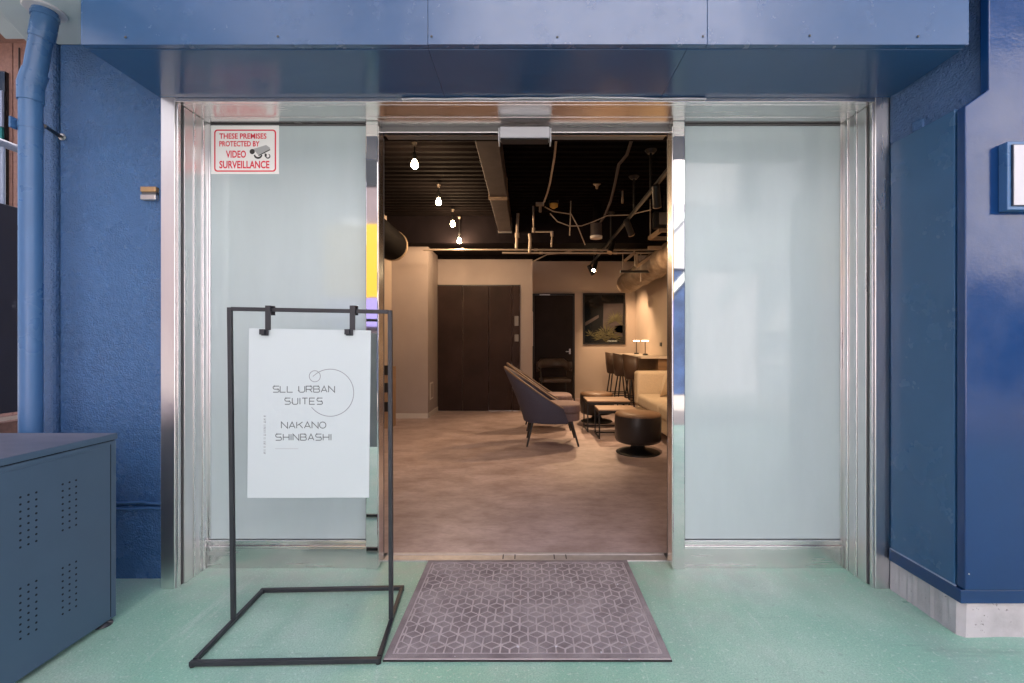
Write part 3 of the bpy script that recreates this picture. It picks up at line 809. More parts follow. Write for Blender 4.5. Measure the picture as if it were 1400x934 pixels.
b = MB(); b.box(xl, xl + 0.26, 1.632, 1.6645, zb, zt); rel(b, hb).build('hatch_frame', M['pipe_blue'], hb, bevel=0.003)
b = MB(); b.box(xl + 0.013, xl + 0.247, 1.627, 1.6318, zb + 0.013, zt - 0.013); rel(b, hb).build('hatch_gasket', M['navy'], hb)
b = MB(); b.box(xl + 0.0155, xl + 0.2445, 1.624, 1.6268, zb + 0.0155, zt - 0.0155); rel(b, hb).build('hatch_cover', M['white_plastic'], hb, bevel=0.002)

# ------------------------------------------------------------------ side yard at far left
gp = thing('navy_gate', 'dark navy gate panel at the far left behind the drain pipe', 'gate', (-3.2, 3.2, 0))
b = MB(); b.box(-3.25, -3.2, 2.55, 4.3, 0.66, 1.94); rel(b, gp).build('gate_panel', M['navy'], gp, bevel=0.004)
b = MB(); b.box(-3.245, -3.19, 2.55, 4.3, 0.615, 0.64); rel(b, gp).build('bottom_rail', M['trim'], gp)
b = MB(); b.box(-3.26, -3.21, 2.55, 4.3, 0, 0.60); rel(b, gp).build('kerb_wall', M['tile_brown'], gp)
b = MB(); b.box(-3.198, -3.175, 2.845, 2.86, 1.30, 1.36); rel(b, gp).build('handle', M['trim'], gp, bevel=0.003)
rl = thing('handrail', 'pale blue tube handrail above the navy gate', 'handrail', (-3.22, 3.2, 1.94))
b = MB(); b.tube([(-3.22, 2.55, 2.315), (-3.22, 4.3, 2.315)], 0.024, 12); rel(b, rl).build('top_tube', M['rail_blue'], rl)
for yp in (2.79, 3.6, 4.28):
    b = MB(); b.tube([(-3.22, yp, 1.942), (-3.22, yp, 2.30)], 0.011, 10); rel(b, rl).build('rail_post', M['rail_blue'], rl)
nb = thing('brown_building', 'brown tiled neighbouring building behind the drain pipe', 'building', (-6, 4.6, 0))
b = MB(); b.box(-8.5, -5.10, 4.5, 5.2, 0, 5); rel(b, nb).build('tiled_wall', M['tile_brown'], nb)
b = MB(); b.box(-5.09, -4.4, 4.5, 5.2, 0, 5)
rel(b, nb).build('tiled_wall', M['tile_brown'], nb)
b = MB(); b.box(-5.45, -5.13, 4.46, 4.498, 2.0, 3.75); rel(b, nb).build('window', M['dark_glass'], nb)
b = MB(); b.box(-5.43, -5.135, 4.44, 4.459, 3.20, 3.55); rel(b, nb).build('window_blind', M['rail_blue'], nb)
b = MB(); b.box(-5.43, -5.135, 4.44, 4.459, 2.98, 3.19); rel(b, nb).build('window_awning', M['teal'], nb)
b = MB(); b.box(-8.5, -4.4, 4.0, 4.5, 4.05, 4.25); rel(b, nb).build('eave', M['tile_brown'], nb)
b = MB()
for i in range(6): b.box(-5.0 + i * 0.1 - 0.03, -5.0 + i * 0.1 - 0.02, 4.49, 4.499, 0, 4.0)
rel(b, nb).build('tile_joint', M['duct'], nb)

# ------------------------------------------------------------------ unseen buildings across the alley, shaped and toned for their reflections
ob = bpy.data.objects.new('opposite_wall', None); C.objects.link(ob); tag(ob, kind='structure')
def opart(name, m, q):
    b = MB(); b.box(*q); o = b.build(name, m, ob); return o
opart('tall_wall', M['pinkwall'], (-16, -2.2, -6, -5, 0, 4.9))
opart('tall_wall_upper', M['greywall'], (-16, -2.2, -6, -5.02, 4.91, 9))
opart('white_window', M['whitewall'], (-3.85, -3.35, -4.99, -4.93, 2.95, 3.65))  # added, like the white shapes below, to reflect in the frosted panes
for k in range(4):
    for q, xq in enumerate((-5.4, -4.75, -4.0, -3.7)):
        b = MB(); b.tube([(xq, -4.97, 2.95 - k * .27 - q * .03), (xq + .34, -4.97, 2.80 - k * .27 - q * .03)], 0.012, square=True); b.build('reflection_bar', M['whitewall'], ob)  # bars added for streaky reflections in the left pane
b = MB(); b.prism([(4.85, 1.30), (5.35, 1.30), (5.35, 2.0)], 'y', -4.99, -4.95); b.build('reflection_triangle', M['whitewall'], ob)  # triangle added for a pale reflection in the right pane
for k in range(5): opart('white_plate', M['whitewall'], (4.86 + k * .13, 4.95 + k * .13, -4.99, -4.96, 0.62, 0.62 + (.16, .1, .2, .18, .22)[k]))
opart('low_wall', M['offwhite'], (-2.19, 2.2, -6, -5.05, 0, 2.6))
opart('blue_tarp', M['tarp'], (2.21, 3.4, -6, -5.05, 0, 2.6))
opart('low_wall', M['offwhite'], (3.41, 4.8, -6, -5.05, 0, 2.6))
opart('low_wall_upper', M['greywall'], (-2.19, 4.8, -6, -5.0, 2.61, 3.8))
opart('reflector_wall', M['whitewall'], (-2.19, 7.3, -10, -9, 0, 13))  # bright wall added for a pale reflection in the canopy fascia
opart('right_wall', M['greywall'], (4.81, 7.6, -6, -5, 0, 9))
opart('fence_wall', M['tarp'], (7.61, 18, -6, -5, 0, 2.3))
opart('far_reflector_wall', M['whitewall'], (7.4, 24, -10, -9, 0, 9))  # bright wall added for the sheen on the blue front panel
b = MB(); b.box(-2.4, 9, 2.1, 10, 3.22, 6.5); tag(b.build('sun_block_storey', M['blue_gloss']), kind='structure')  # unseen storey added to keep the sun off the alley
opart('sign_face', M['yellow'], (-4.2, -2.4, -4.99, -4.9, 2.0, 3.5))
opart('sign_lower', M['purple'], (-4.2, -2.4, -4.99, -4.9, 1.4, 1.99))
for x0 in (-9, -6.5, -3.6, 5.6):
    for z0_ in (4.3, 6.6):
        opart('window_dark', M['dark_glass'], (x0, x0 + 1.3, -4.995, -4.98, z0_, z0_ + 1.3))
for k in range(3):
    b = MB(); b.tube([(1.6 + k * 1.2, -4.95, 2.0), (3.2 + k * 1.2, -4.95, 3.7)], 0.06, square=True); b.build('stair_stringer', M['board'], ob)

# ------------------------------------------------------------------ interior shell
def struct(name, m, q, bevel=0):
    b = MB(); b.box(*q); return tag(b.build(name, m, None, bevel=bevel), kind='structure')
CE = 2.82
struct('wall', M['wall_warm'], (-2.16, -1.95, 2.43, 7.25, 0, CE + .1))
struct('wall', M['wall_in'], (-1.95, 0.07, 7.2, 7.35, 0, 2.40))
struct('wall', M['wall_warm'], (-0.1, 0.07, 7.36, 8.8, 0, 2.40))
struct('wall', M['wall_warm'], (-0.1, 2.3, 8.77, 8.9, 0, 2.92))
struct('wall', M['wall_warm'], (2.07, 2.3, 2.43, 8.76, 0, CE + .1))
b = MB()
pit, n_ = 0.115, 0
y = 2.5
prof = []
while y < 8.9:
    prof += [(y, CE), (y + pit * .40, CE), (y + pit * .5, CE + .022), (y + pit * .9, CE + .022)]
    y += pit
vs = [(-2.0, p[0], p[1]) for p in prof] + [(2.2, p[0], p[1]) for p in prof]
b.add(vs, [(i, i + 1, i + 1 + len(prof), i + len(prof)) for i in range(len(prof) - 1)])
tag(b.build('ceiling_deck', M['deck']), kind='structure')
struct('ceiling', M['deck'], (-2.4, 2.4, 2.42, 9.0, CE + .08, CE + .2))
struct('ceiling_beam', M['beam'], (-1.949, 2.069, 6.28, 7.19, 2.46, CE + .06))
struct('ceiling_beam', M['deck'], (-1.949, 2.069, 8.60, 8.765, 2.645, CE + .06))
struct('ceiling_beam', M['deck'], (-1.949, 0.068, 7.195, 7.4, 2.402, CE + .06))
# column
cl = struct('column', M['wall_in'], (-1.949, -1.43, 6.5, 7.195, 0, 2.455))
b = MB(); b.box(-1.948, -1.422, 6.485, 6.499, 0.004, 0.075); b.box(-1.429, -1.418, 6.485, 7.19, 0.004, 0.075); tag(b.build('skirting', M['base_in'], cl))
b = MB(); b.box(-1.429, -1.424, 6.62, 6.84, 0.25, 0.50); o = b.build('access_frame', M['base_in'], cl)
b = MB(); b.box(-1.4238, -1.4215, 6.66, 6.80, 0.275, 0.475); o = b.build('access_cover', M['wall_in'], cl)

# dark closet doors
kd = thing('closet_door', 'tall dark brown panelled closet door on the back wall', 'door', (-0.78, 7.19, 0)); kd['kind'] = 'thing'
xsd = [-1.425, -1.03, -0.622, -0.253, -0.129]
for i in range(4):
    b = MB(); b.box(xsd[i] + 0.003, xsd[i + 1] - 0.003, 7.165, 7.198, 0.012 if i != 2 else 0.02, 1.975); rel(b, kd).build('door_panel', M['closet'], kd, bevel=0.003)
b = MB(); b.box(-1.428, -0.126, 7.18, 7.1975, 1.978, 1.995); rel(b, kd).build('door_head', M['black'], kd)
b = MB(); b.box(-0.62, -0.13, 7.160, 7.1645, 0.006, 0.014); rel(b, kd).build('painted_light_gap', M['satin'], kd)  # pale metal colour paints the light gap below the door
for z0_, z1_ in ((1.345, 1.50), (1.10, 1.21)):
    b = MB(); b.box(-0.213, -0.148, 7.152, 7.164, z0_, z1_); rel(b, kd).build('control_plate', M['plate'], kd, bevel=0.003)
# rear door
rd = thing('rear_door', 'black rear door beside the framed palm picture', 'door', (0.5, 8.76, 0)); rd['kind'] = 'thing'
b = MB(); b.box(0.12, 0.86, 8.735, 8.765, 0.012, 1.985); rel(b, rd).build('door_leaf', M['door_black'], rd)
b = MB(); b.box(0.075, 0.117, 8.72, 8.768, 0, 2.02); b.box(0.863, 0.895, 8.72, 8.768, 0, 2.02); b.box(0.1175, 0.8625, 8.72, 8.768, 1.988, 2.02); rel(b, rd).build('door_frame', M['black'], rd)
b = MB(); b.tube([(0.80, 8.69, 0.90), (0.80, 8.69, 0.92)], 0.01, 8); b.box(0.785, 0.815, 8.70, 8.733, 0.86, 0.96); b.box(0.72, 0.815, 8.685, 8.699, 0.90, 0.915); rel(b, rd).build('handle', M['satin'], rd)
b = MB(); b.box(0.22, 0.42, 8.70, 8.719, 1.985, 2.005); rel(b, rd).build('door_closer', M['satin'], rd)
ic = thing('intercom', 'slim white panel on the wall edge beside the rear door', 'panel', (0.073, 8.0, 1.3))
b = MB(); b.box(0.0705, 0.085, 7.9, 8.1, 1.02, 1.62); rel(b, ic).build('housing', M['base_in'], ic, bevel=0.004)

# framed window picture with palm
pf = thing('palm_picture', 'black framed picture of a palm on the back wall', 'picture', (1.46, 8.74, 1.54))
b = MB(); b.box(1.055, 1.865, 8.742, 8.768, 1.045, 1.075); b.box(1.055, 1.865, 8.742, 8.768, 2.0, 2.03); b.box(1.055, 1.085, 8.742, 8.768, 1.0755, 1.9995); b.box(1.835, 1.865, 8.742, 8.768, 1.0755, 1.9995)
rel(b, pf).build('picture_frame', M['black'], pf)
b = MB(); b.box(1.086, 1.834, 8.757, 8.766, 1.0755, 1.9995); rel(b, pf).build('picture_back', M['dark_glass'], pf)
b = MB(); b.prism([(1.44, 1.35), (1.82, 1.25), (1.83, 1.83), (1.45, 1.83)], 'y', 8.754, 8.7565); rel(b, pf).build('picture_house', M['duct'], pf)
b = MB(); b.prism([(1.10, 1.40), (1.36, 1.56), (1.36, 1.62), (1.10, 1.47)], 'y', 8.754, 8.7565); rel(b, pf).build('picture_awning', M['duct'], pf); b = MB(); b.prism([(1.62, 1.15), (1.82, 1.2), (1.82, 1.42), (1.68, 1.40)], 'y', 8.754, 8.7565); rel(b, pf).build('picture_awning', M['duct'], pf)
b = MB()
for (cx, cz, n, l0) in ((1.50, 1.24, 26, .27), (1.68, 1.50, 22, .24), (1.42, 1.16, 18, .20), (1.2, 1.22, 8, .14), (1.62, 1.18, 16, .2)):
    for k in range(n):
        a = R(-30 + 240 * k / n + random.uniform(-8, 8)); l = l0 * random.uniform(.7, 1.1)
        dx, dz = math.cos(a), math.sin(a); nx_, nz_ = -dz * .009, dx * .009
        mx, mz = cx + dx * l * .5, cz + dz * l * .5
        tip = (min(1.83, max(1.09, cx + dx * l)), max(1.08, cz + dz * l - .05 * l))
        yy = 8.7515 - 0.0004 * k
        b.add([(cx, yy, cz), (mx + nx_, yy, mz + nz_), (tip[0], yy, tip[1]), (mx - nx_, yy, mz - nz_)], [(0, 1, 2, 3)])
o = rel(b, pf).build('palm_fronds', M['leaf'], pf); o['kind'] = 'stuff'

# slatted rack by the left wall
ra = thing('slatted_rack', 'small wooden rack with black slots against the left wall', 'rack', (-1.84, 5.8, 0))
b = MB(); b.box(-1.945, -1.73, 5.72, 5.95, 0.006, 0.78); rel(b, ra).build('rack_body', M['shelf_wood'], ra)
for zc in (0.74, 0.52, 0.28):
    b = MB(); b.box(-1.942, -1.722, 5.705, 5.719, zc - 0.06, zc + 0.06); rel(b, ra).build('slot', M['black'], ra)

# ------------------------------------------------------------------ ceiling services
du = thing('rectangular_duct', 'flat taupe duct running back under the dark deck', 'duct', (-0.3, 4.4, 2.6))
b = MB(); b.box(-0.40, -0.22, 2.6, 4.72, 2.60, 2.80); rel(b, du).build('duct_run', M['duct'], du, bevel=0.006)
b = MB(); b.box(-0.412, -0.218, 4.721, 4.80, 2.59, 2.81); rel(b, du).build('duct_joint', M['wrap'], du)
b = MB(); b.box(-0.405, -0.225, 4.801, 6.27, 2.60, 2.80); rel(b, du).build('duct_run', M['duct'], du, bevel=0.006)
b = MB(); b.box(-0.41, -0.22, 6.22, 6.275, 2.592, 2.805); rel(b, du).build('duct_flange', M['satin'], du)
rd1 = thing('round_duct', 'large dark round duct by the left wall', 'duct', (-1.72, 4.4, 2.35))
b = MB(); b.tube([(-1.75, 2.6, 2.40), (-1.75, 3.6, 2.38), (-1.74, 5.2, 2.34), (-1.74, 5.8, 2.33)], 0.19, 28); rel(b, rd1).build('duct_run', M['duct_dark'], rd1)
b = MB(); b.tube([(-1.74, 5.8, 2.33), (-1.74, 5.85, 2.33)], 0.198, 28); rel(b, rd1).build('duct_rim', M['strut'], rd1)
rd2 = thing('wrapped_duct', 'crinkled foil wrapped round duct along the right wall', 'duct', (1.78, 6.5, 2.12))
pts = [(1.70, 7.9, 2.10), (1.74, 7.2, 2.12), (1.78, 6.2, 2.15), (1.80, 5.2, 2.18)]
b = MB()
seg = 26
pp = []
rr_ = []
for i in range(seg):
    t = i / (seg - 1)
    pp.append((1.70 + .1 * t, 7.9 - 2.7 * t, 2.10 + .08 * t)); rr_.append(0.165 + 0.014 * math.sin(i * 2.2) + 0.006 * math.sin(i * 5.1))
b.tube(pp, rr_, 24); rel(b, rd2).build('duct_run', M['wrap'], rd2)
# conduits across
for nm, z_, y_, x0_, x1_, lab in (('conduit', 2.345, 6.18, -1.42, 2.0, 'upper bare conduit crossing below the dark beam'), ('conduit', 2.295, 6.14, -0.35, 2.0, 'lower bare conduit crossing below the dark beam')):
    t_ = thing(nm, lab, 'conduit', (0.3, y_, z_))
    b = MB(); b.tube([(x0_, y_, z_), (x1_, y_, z_)], 0.013, 10); rel(b, t_).build('tube_run', M['conduit'], t_)
    b = MB()
    for xc in (x0_ + .5, x0_ + 1.5, x0_ + 2.3): b = MB(); b.tube([(xc, y_, z_), (xc + 0.05, y_, z_)], 0.019, 10); rel(b, t_).build('coupling', M['conduit'], t_)
def pipe_thing(name, label, cat, pts, r, m, extra=None):
    t_ = thing(name, label, cat, pts[0])
    b = MB(); b.tube(pts, r, 10); rel(b, t_).build('pipe_run', m, t_)
    if extra:
        b = MB()
        for p in extra:
            b = MB(); b.tube([Vector(p) - Vector((0, 0, .03)), Vector(p) + Vector((0, 0, .03))], r * 1.5, 10); rel(b, t_).build('fitting', m, t_)
    return t_
A_ = lambda x, y, d: tuple(at(x, y, d))
pipe_thing('drop_pipe', 'straight vertical pipe hanging left of the bent pipe', 'pipe', [A_(708, 292, 5.9), A_(706, 340, 5.9)], 0.02, M['conduit'], [A_(707, 322, 5.9)])
pipe_thing('bent_pipe', 'zigzag pipe hanging below the yellow detector', 'pipe', [A_(729, 282, 5.7), A_(729.5, 317, 5.7), A_(755, 317, 5.7), A_(754, 338, 5.7)], 0.013, M['conduit'], [A_(729.5, 315, 5.7), A_(754.5, 320, 5.7)])
pipe_thing('elbow_pipe', 'short pale elbow pipe next to the zigzag pipe', 'pipe', [A_(724, 320, 5.8), A_(725, 328, 5.8), A_(724, 346, 5.8)], 0.022, M['conduit'])
pipe_thing('cable', 'pale cable hanging down to the yellow detector', 'cable', [A_(761, 185, 3.66), A_(758, 215, 4.08), A_(752, 250, 4.72), A_(748, 265, 5.05), A_(744, 276, 5.3)], 0.010, M['conduit'])
pipe_thing('cable', 'thick kinked cable hanging down to the grey duct stub', 'cable', [A_(864, 190, 3.72), A_(857, 212, 4.02), A_(846, 225, 4.25), A_(841, 250, 4.7), A_(835, 275, 5.1), A_(826, 297, 5.5), A_(818, 308, 5.6)], 0.014, M['duct'])
pipe_thing('cable', 'loose wire sagging between the detector and the spotlight track', 'cable', [A_(745, 283, 5.4), A_(756, 289, 5.5), A_(768, 291, 5.6), A_(781, 293, 5.6), A_(790, 310, 5.6), A_(800, 335, 5.7)], 0.007, M['conduit'])
pipe_thing('cable', 'lower drooping wire below the ceiling deck', 'cable', [A_(752, 292, 5.4), A_(762, 303, 5.4), A_(778, 309, 5.4), A_(795, 309, 5.4), A_(812, 303, 5.4), A_(830, 295, 5.4), A_(860, 294, 5.4), A_(890, 287, 5.0)], 0.006, M['conduit'])
pipe_thing('cable', 'slack wire against the beam edge above the rear door', 'cable', [A_(728, 358, 6.2), A_(738, 353, 6.2), A_(748, 348, 6.2), A_(768, 346, 6.2), A_(785, 342, 6.2)], 0.008, M['conduit'])
pipe_thing('hanger_rod', 'thin threaded rod hanging in the middle of the deck', 'rod', [A_(780.5, 275, 5.5), A_(779, 322, 5.5)], 0.007, M['conduit'])
dt = thing('ceiling_detector', 'amber dome detector with a small bracket under the deck', 'detector', A_(757, 279, 5.6))
b = MB(); b.lathe([(0.02, -0.055), (0.05, -0.035), (0.052, 0.0)], n=18); b.build('dome', M['detector'], dt)
b = MB(); b.lathe([(0.06, 0.001), (0.06, 0.04)], n=18); b.tube([(0, 0, 0.04), (0, 0, 0.16)], 0.012, 8); b.build('mount', M['black'], dt)
b = MB(); b.box(-0.22, -0.12, -0.03, 0.03, -0.02, 0.015); b.tube([(-0.165, 0, -0.02), (-0.165, 0, -0.10)], 0.017, 8); b.build('valve', M['conduit'], dt)
for x_, y_, d_, lab in ((816, 252, 5.0, 'brass sprinkler head on the deck above the grey duct stub'), (851, 272, 5.2, 'small sprinkler head between the two ceiling rods')):
    sp = thing('sprinkler', lab, 'sprinkler', A_(x_, y_, d_), group='ceiling sprinklers')
    b = MB(); b.lathe([(0.012, -0.05), (0.016, -0.02), (0.042 if x_ < 830 else 0.014, 0.0), (0.03 if x_ < 830 else 0.012, 0.025)], n=16); b.build('head', M['strut'], sp)
    b = MB(); b.tube([(0, 0, 0.025), (0, 0, 2.82 - sp.location.z)], 0.01, 8); b.build('stem', M['conduit'], sp)
ds = thing('duct_stub', 'grey cylindrical duct stub with a white rim under the deck', 'duct', A_(815, 323, 5.6))
b = MB(); b.lathe([(0.071, 0.0), (0.071, 0.15)], n=22); b.build('can', M['duct'], ds)
b = MB(); b.lathe([(0.074, -0.03), (0.076, -0.001)], n=22); b.build('rim', M['base_in'], ds)
b = MB(); b.tube([(0, 0, .15), (0.02, 0, .38)], 0.05, 12); b.build('neck', M['duct_dark'], ds)
# brackets by the right wall
tb = thing('trapeze_hanger', 'black trapeze bar on thin white rods by the wrapped duct', 'hanger', A_(875, 373, 6.2))
p0, p1 = at(848, 371.5, 6.2), at(902, 371.5, 6.2)
b = MB(); b.tube([p0, p1], 0.016, square=True); rel(b, tb).build('bar', M['black'], tb)
for x_, ya, yb in ((851.5, 345, 371), (876, 345, 385), (899, 345, 378)):
    b = MB(); b.tube([at(x_, ya, 6.2), at(x_, yb, 6.2)], 0.006, 6); rel(b, tb).build('rod', M['conduit'], tb)
kb = thing('strut_bracket', 'orange lit steel strut brackets beside the right wall', 'bracket', A_(895, 330, 5.5))
for name, pts in (('shelf_arm', [(888, 326, 5.5), (903, 315, 5.2)]), ('shelf_arm', [(888, 326, 5.5), (925, 326, 5.5)]), ('shelf_arm', [(903, 315, 5.2), (925, 315, 5.2)]), ('lower_arm', [(886, 339, 5.6), (925, 339, 5.6)]),
                  ('brace', [(870, 365, 6.0), (899, 345, 6.0)]), ('brace', [(854, 357, 6.1), (868, 345, 6.1)]), ('brace', [(869, 345, 6.1), (870, 364, 6.1)])):
    b = MB(); b.tube([at(*p) for p in pts], 0.02, square=True); rel(b, kb).build(name, M['strut'], kb)
b = MB(); b.tube([at(889, 268, 5.5), at(889, 325, 5.5)], 0.008, 6); rel(b, kb).build('hanger_rod', M['conduit'], kb)
fx = thing('flood_lamp', 'square unlit flood lamp beside the right wall', 'lamp', A_(908, 300, 5.3))
b = MB(); b.box(-0.12, 0.15, 0, 0.1, -0.10, 0.10); b.build('housing', M['black'], fx, bevel=0.02)
b = MB(); b.box(-0.06, 0.12, -0.012, -0.001, -0.06, 0.08); b.build('lens', M['satin'], fx, bevel=0.01)
b = MB(); b.tube([(0.02, 0.05, 0.10), (0.02, 0.05, 2.82 - fx.location.z)], 0.012, 8); b.build('stem', M['black'], fx)

# ------------------------------------------------------------------ lamps
def point(name, loc, e, parent=None, r=0.03, col=(1.0, 0.70, 0.40), spot=None, aim=None, blend=0.6):
    l = bpy.data.lights.new(name, 'SPOT' if spot else 'POINT')
    l.energy = e * 0.66; l.color = col; l.shadow_soft_size = r
    o = bpy.data.objects.new(name, l); C.objects.link(o)
    o.location = loc
    if spot:
        l.spot_size = R(spot); l.spot_blend = blend
        o.rotation_euler = (Vector(aim) - Vector(loc)).to_track_quat('-Z', 'Y').to_euler()
    if parent:
        o.parent = parent
        o.location = Vector(loc) - Vector(parent.location)
    return o
WARM = (1.0, 0.66, 0.39)
for i, (d_, nm) in enumerate(((3.87, 'nearest'), (4.91, 'second'), (5.83, 'third'), (6.81, 'farthest'))):
    lab = {0: 'lit bare bulb hanging nearest the doorway, largest of the row', 1: 'second lit bare bulb from the doorway in the ceiling row',
           2: 'third lit bare bulb from the doorway in the ceiling row', 3: 'smallest lit bare bulb, at the far end of the ceiling row'}[i]
    zb = 2.60 if i < 3 else 2.585
    zc = CE if i < 3 else 2.82
    if i == 3: d_ = 6.2; zb = 2.43; zc = 2.82
    p = Vector((-0.965, d_, zb))
    if i == 3: p = Vector(at(628, 330, 6.18)); zc = 2.82
    lp = thing('pendant_bulb', lab, 'lamp', p, group='bare bulbs in a row under the deck')
    b = MB(); b.lathe([(0.001, -0.03), (0.018, -0.026), (0.029, -0.010), (0.030, 0.004), (0.022, 0.024), (0.014, 0.045)], n=16); b.build('bulb', M['bulb'], lp)
    b = MB(); b.lathe([(0.018, 0.046), (0.02, 0.10)], n=12); b.build('socket', M['black'], lp)
    b = MB(); b.tube([(0, 0, 0.10), (0, 0, zc - p.z)], 0.006, 8); b.build('cord', M['black'], lp)
    b = MB(); b.lathe([(0.022, zc - p.z - 0.03), (0.012, zc - p.z - 0.06)][::-1], n=12); b.build('ceiling_cup', M['conduit'], lp)
    point('bulb_light', p - Vector((0, 0, 0.075)), 8.5, lp, 0.035, WARM)

tk = thing('light_track', 'black spotlight track hung on two rods along the right side', 'track', (1.10, 5.6, 2.45))
b = MB(); b.box(1.085, 1.115, 2.9, 8.0, 2.435, 2.46); rel(b, tk).build('rail', M['black'], tk)
for y_ in (4.08, 4.73, 6.05, 7.6):
    b = MB(); b.tube([(1.10, y_, 2.461), (1.10, y_, 2.80)], 0.011, 8); b.lathe([(0.03, 0), (0.055, 0.03)], (1.10, y_, 2.785), 14); rel(b, tk).build('drop_rod', M['black'], tk)
spots = [(3.9, (1.65, 5.3, 0.4), 'first unlit-looking track spotlight, nearest the doorway and angled toward the sofa', 50, 70),
         (4.96, (1.9, 6.0, 1.0), 'slim track spotlight between the two ceiling rods', 36, 85),
         (6.0, (0.3, 5.0, 0.3), 'track spotlight in front of the bare conduits', 60, 55),
         (7.5, (0.35, 6.1, 0.2), 'lit track spotlight shining toward the doorway', 75, 58),
         (7.95, (1.9, 8.3, 0.9), 'track spotlight at the far end above the palm picture', 45, 95)]
for i, (y_, aim, lab, e, ang) in enumerate(spots):
    lab = lab.replace('first unlit-looking track spotlight,', 'track spotlight,')
    p = Vector((1.10, y_, 2.34))
    d = (Vector(aim) - p).normalized()
    sp = thing('track_spotlight', lab, 'spotlight', p, group='spotlights on the black track')
    q = d.to_track_quat('Z', 'Y').to_matrix().to_4x4()
    b = MB(); b.lathe([(0.030, -0.10), (0.034, -0.09), (0.036, 0.085)], n=18); b.xf(q); b.build('barrel', M['black'], sp)
    b = MB(); b.lathe([(0.037, 0.0852), (0.037, 0.094), (0.030, 0.094)], n=18); b.xf(q); b.build('rim', M['strut'], sp)
    if i == 3:
        b = MB(); b.lathe([(0.001, 0.0945), (0.029, 0.0948), (0.001, 0.0965)], n=14); b.xf(q); b.build('lamp_face', M['bulb'], sp)
    b = MB(); b.tube([(0, 0, 0.03), (0, 0, 0.094)], 0.009, 8); b.build('stem', M['black'], sp)
    point('spot_beam', p + d * 0.11, e, sp, 0.03, WARM, ang, Vector(aim))

# ------------------------------------------------------------------ furniture
def shell_chair(label, loc, rz):
    t = thing('lounge_chair', label, 'chair', loc, rz, 'slate blue lounge chairs')
    # faces +x, origin under the seat centre
    b = MB(); NU, NV = 25, 8
    vs = []
    for i in range(NU):
        u = -1 + 2 * i / (NU - 1)
        a = PI + u * R(118)
        bx, by = 0.0 + 0.27 * math.cos(a), 0.275 * math.sin(a)
        c = math.cos(u * R(90))
        zt_ = 0.40 + 0.42 * max(0, c) ** 1.15
        for j in range(NV):
            v = j / (NV - 1)
            z = 0.25 + (zt_ - 0.25) * v
            lean = v ** 1.2
            x = bx - 0.22 * lean * max(0, c) ** 1.0 + (0.06 * (1 - v) * (1 - c))
            y = by * (1 + 0.10 * math.sin(v * PI * .8))
            vs.append((x, y, z))
    b.add(vs, [(i * NV + j, i * NV + j + 1, (i + 1) * NV + j + 1, (i + 1) * NV + j) for i in range(NU - 1) for j in range(NV - 1)], True)
    shell = b.build('shell', M['shell'], t, solid=0.028, bevel=0.006)
    b = MB()
    b.tube([Vector(vs[i * NV + NV - 1]) + Vector((0, 0, 0.004)) for i in range(NU)], 0.011, 8)
    b.build('shell_piping', M['leather_top'], shell)
    b = MB()
    pr = []
    for k in range(24):
        a = 2 * PI * k / 24
        x = 0.06 + 0.27 * math.copysign(abs(math.cos(a)) ** .6, math.cos(a)); y = 0.235 * math.copysign(abs(math.sin(a)) ** .6, math.sin(a))
        pr.append((x, y))
    b.prism(pr, 'z', 0.345, 0.435); b.build('seat', M['seat_fab'], t, bevel=0.025, seg=3)
    b = MB(); b.prism([(x * .97, y * .97) for x, y in pr], 'z', 0.262, 0.344); b.build('seat_base', M['seat_fab'], t, bevel=0.008)
    for lx, ly in ((0.26, -0.21), (0.26, 0.21), (-0.22, -0.21), (-0.22, 0.21)):
        b = MB(); b.tube([(lx * .85, ly * .85, 0.261), (lx * 1.12, ly * 1.05, 0.004)], [0.014, 0.010], 10); b.build('leg', M['black'], t)
    return t
shell_chair('slate blue shell lounge chair nearest the doorway, seen from its side', (0.235, 4.96, 0), 0)
shell_chair('second slate blue lounge chair, half hidden behind the nearer one', (0.225, 5.80, 0), R(2))

def ottoman(label, loc):
    t = thing('ottoman', label, 'ottoman', loc, 0, 'round black ottomans')
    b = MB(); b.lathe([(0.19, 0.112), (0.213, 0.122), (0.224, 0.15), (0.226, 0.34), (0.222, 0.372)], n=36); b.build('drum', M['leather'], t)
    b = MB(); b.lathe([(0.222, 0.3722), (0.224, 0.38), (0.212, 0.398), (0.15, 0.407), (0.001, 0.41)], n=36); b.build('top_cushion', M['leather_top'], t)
    b = MB(); b.lathe([(0.212, 0.004), (0.214, 0.012), (0.19, 0.022), (0.08, 0.045), (0.06, 0.08), (0.06, 0.111)], n=36); b.build('pedestal', M['black'], t)
    return t
ottoman('round black ottoman nearest the doorway, in front of the sofa', (1.085, 4.50, 0))
ottoman('round black ottoman behind the low nesting tables', (0.94, 6.25, 0))

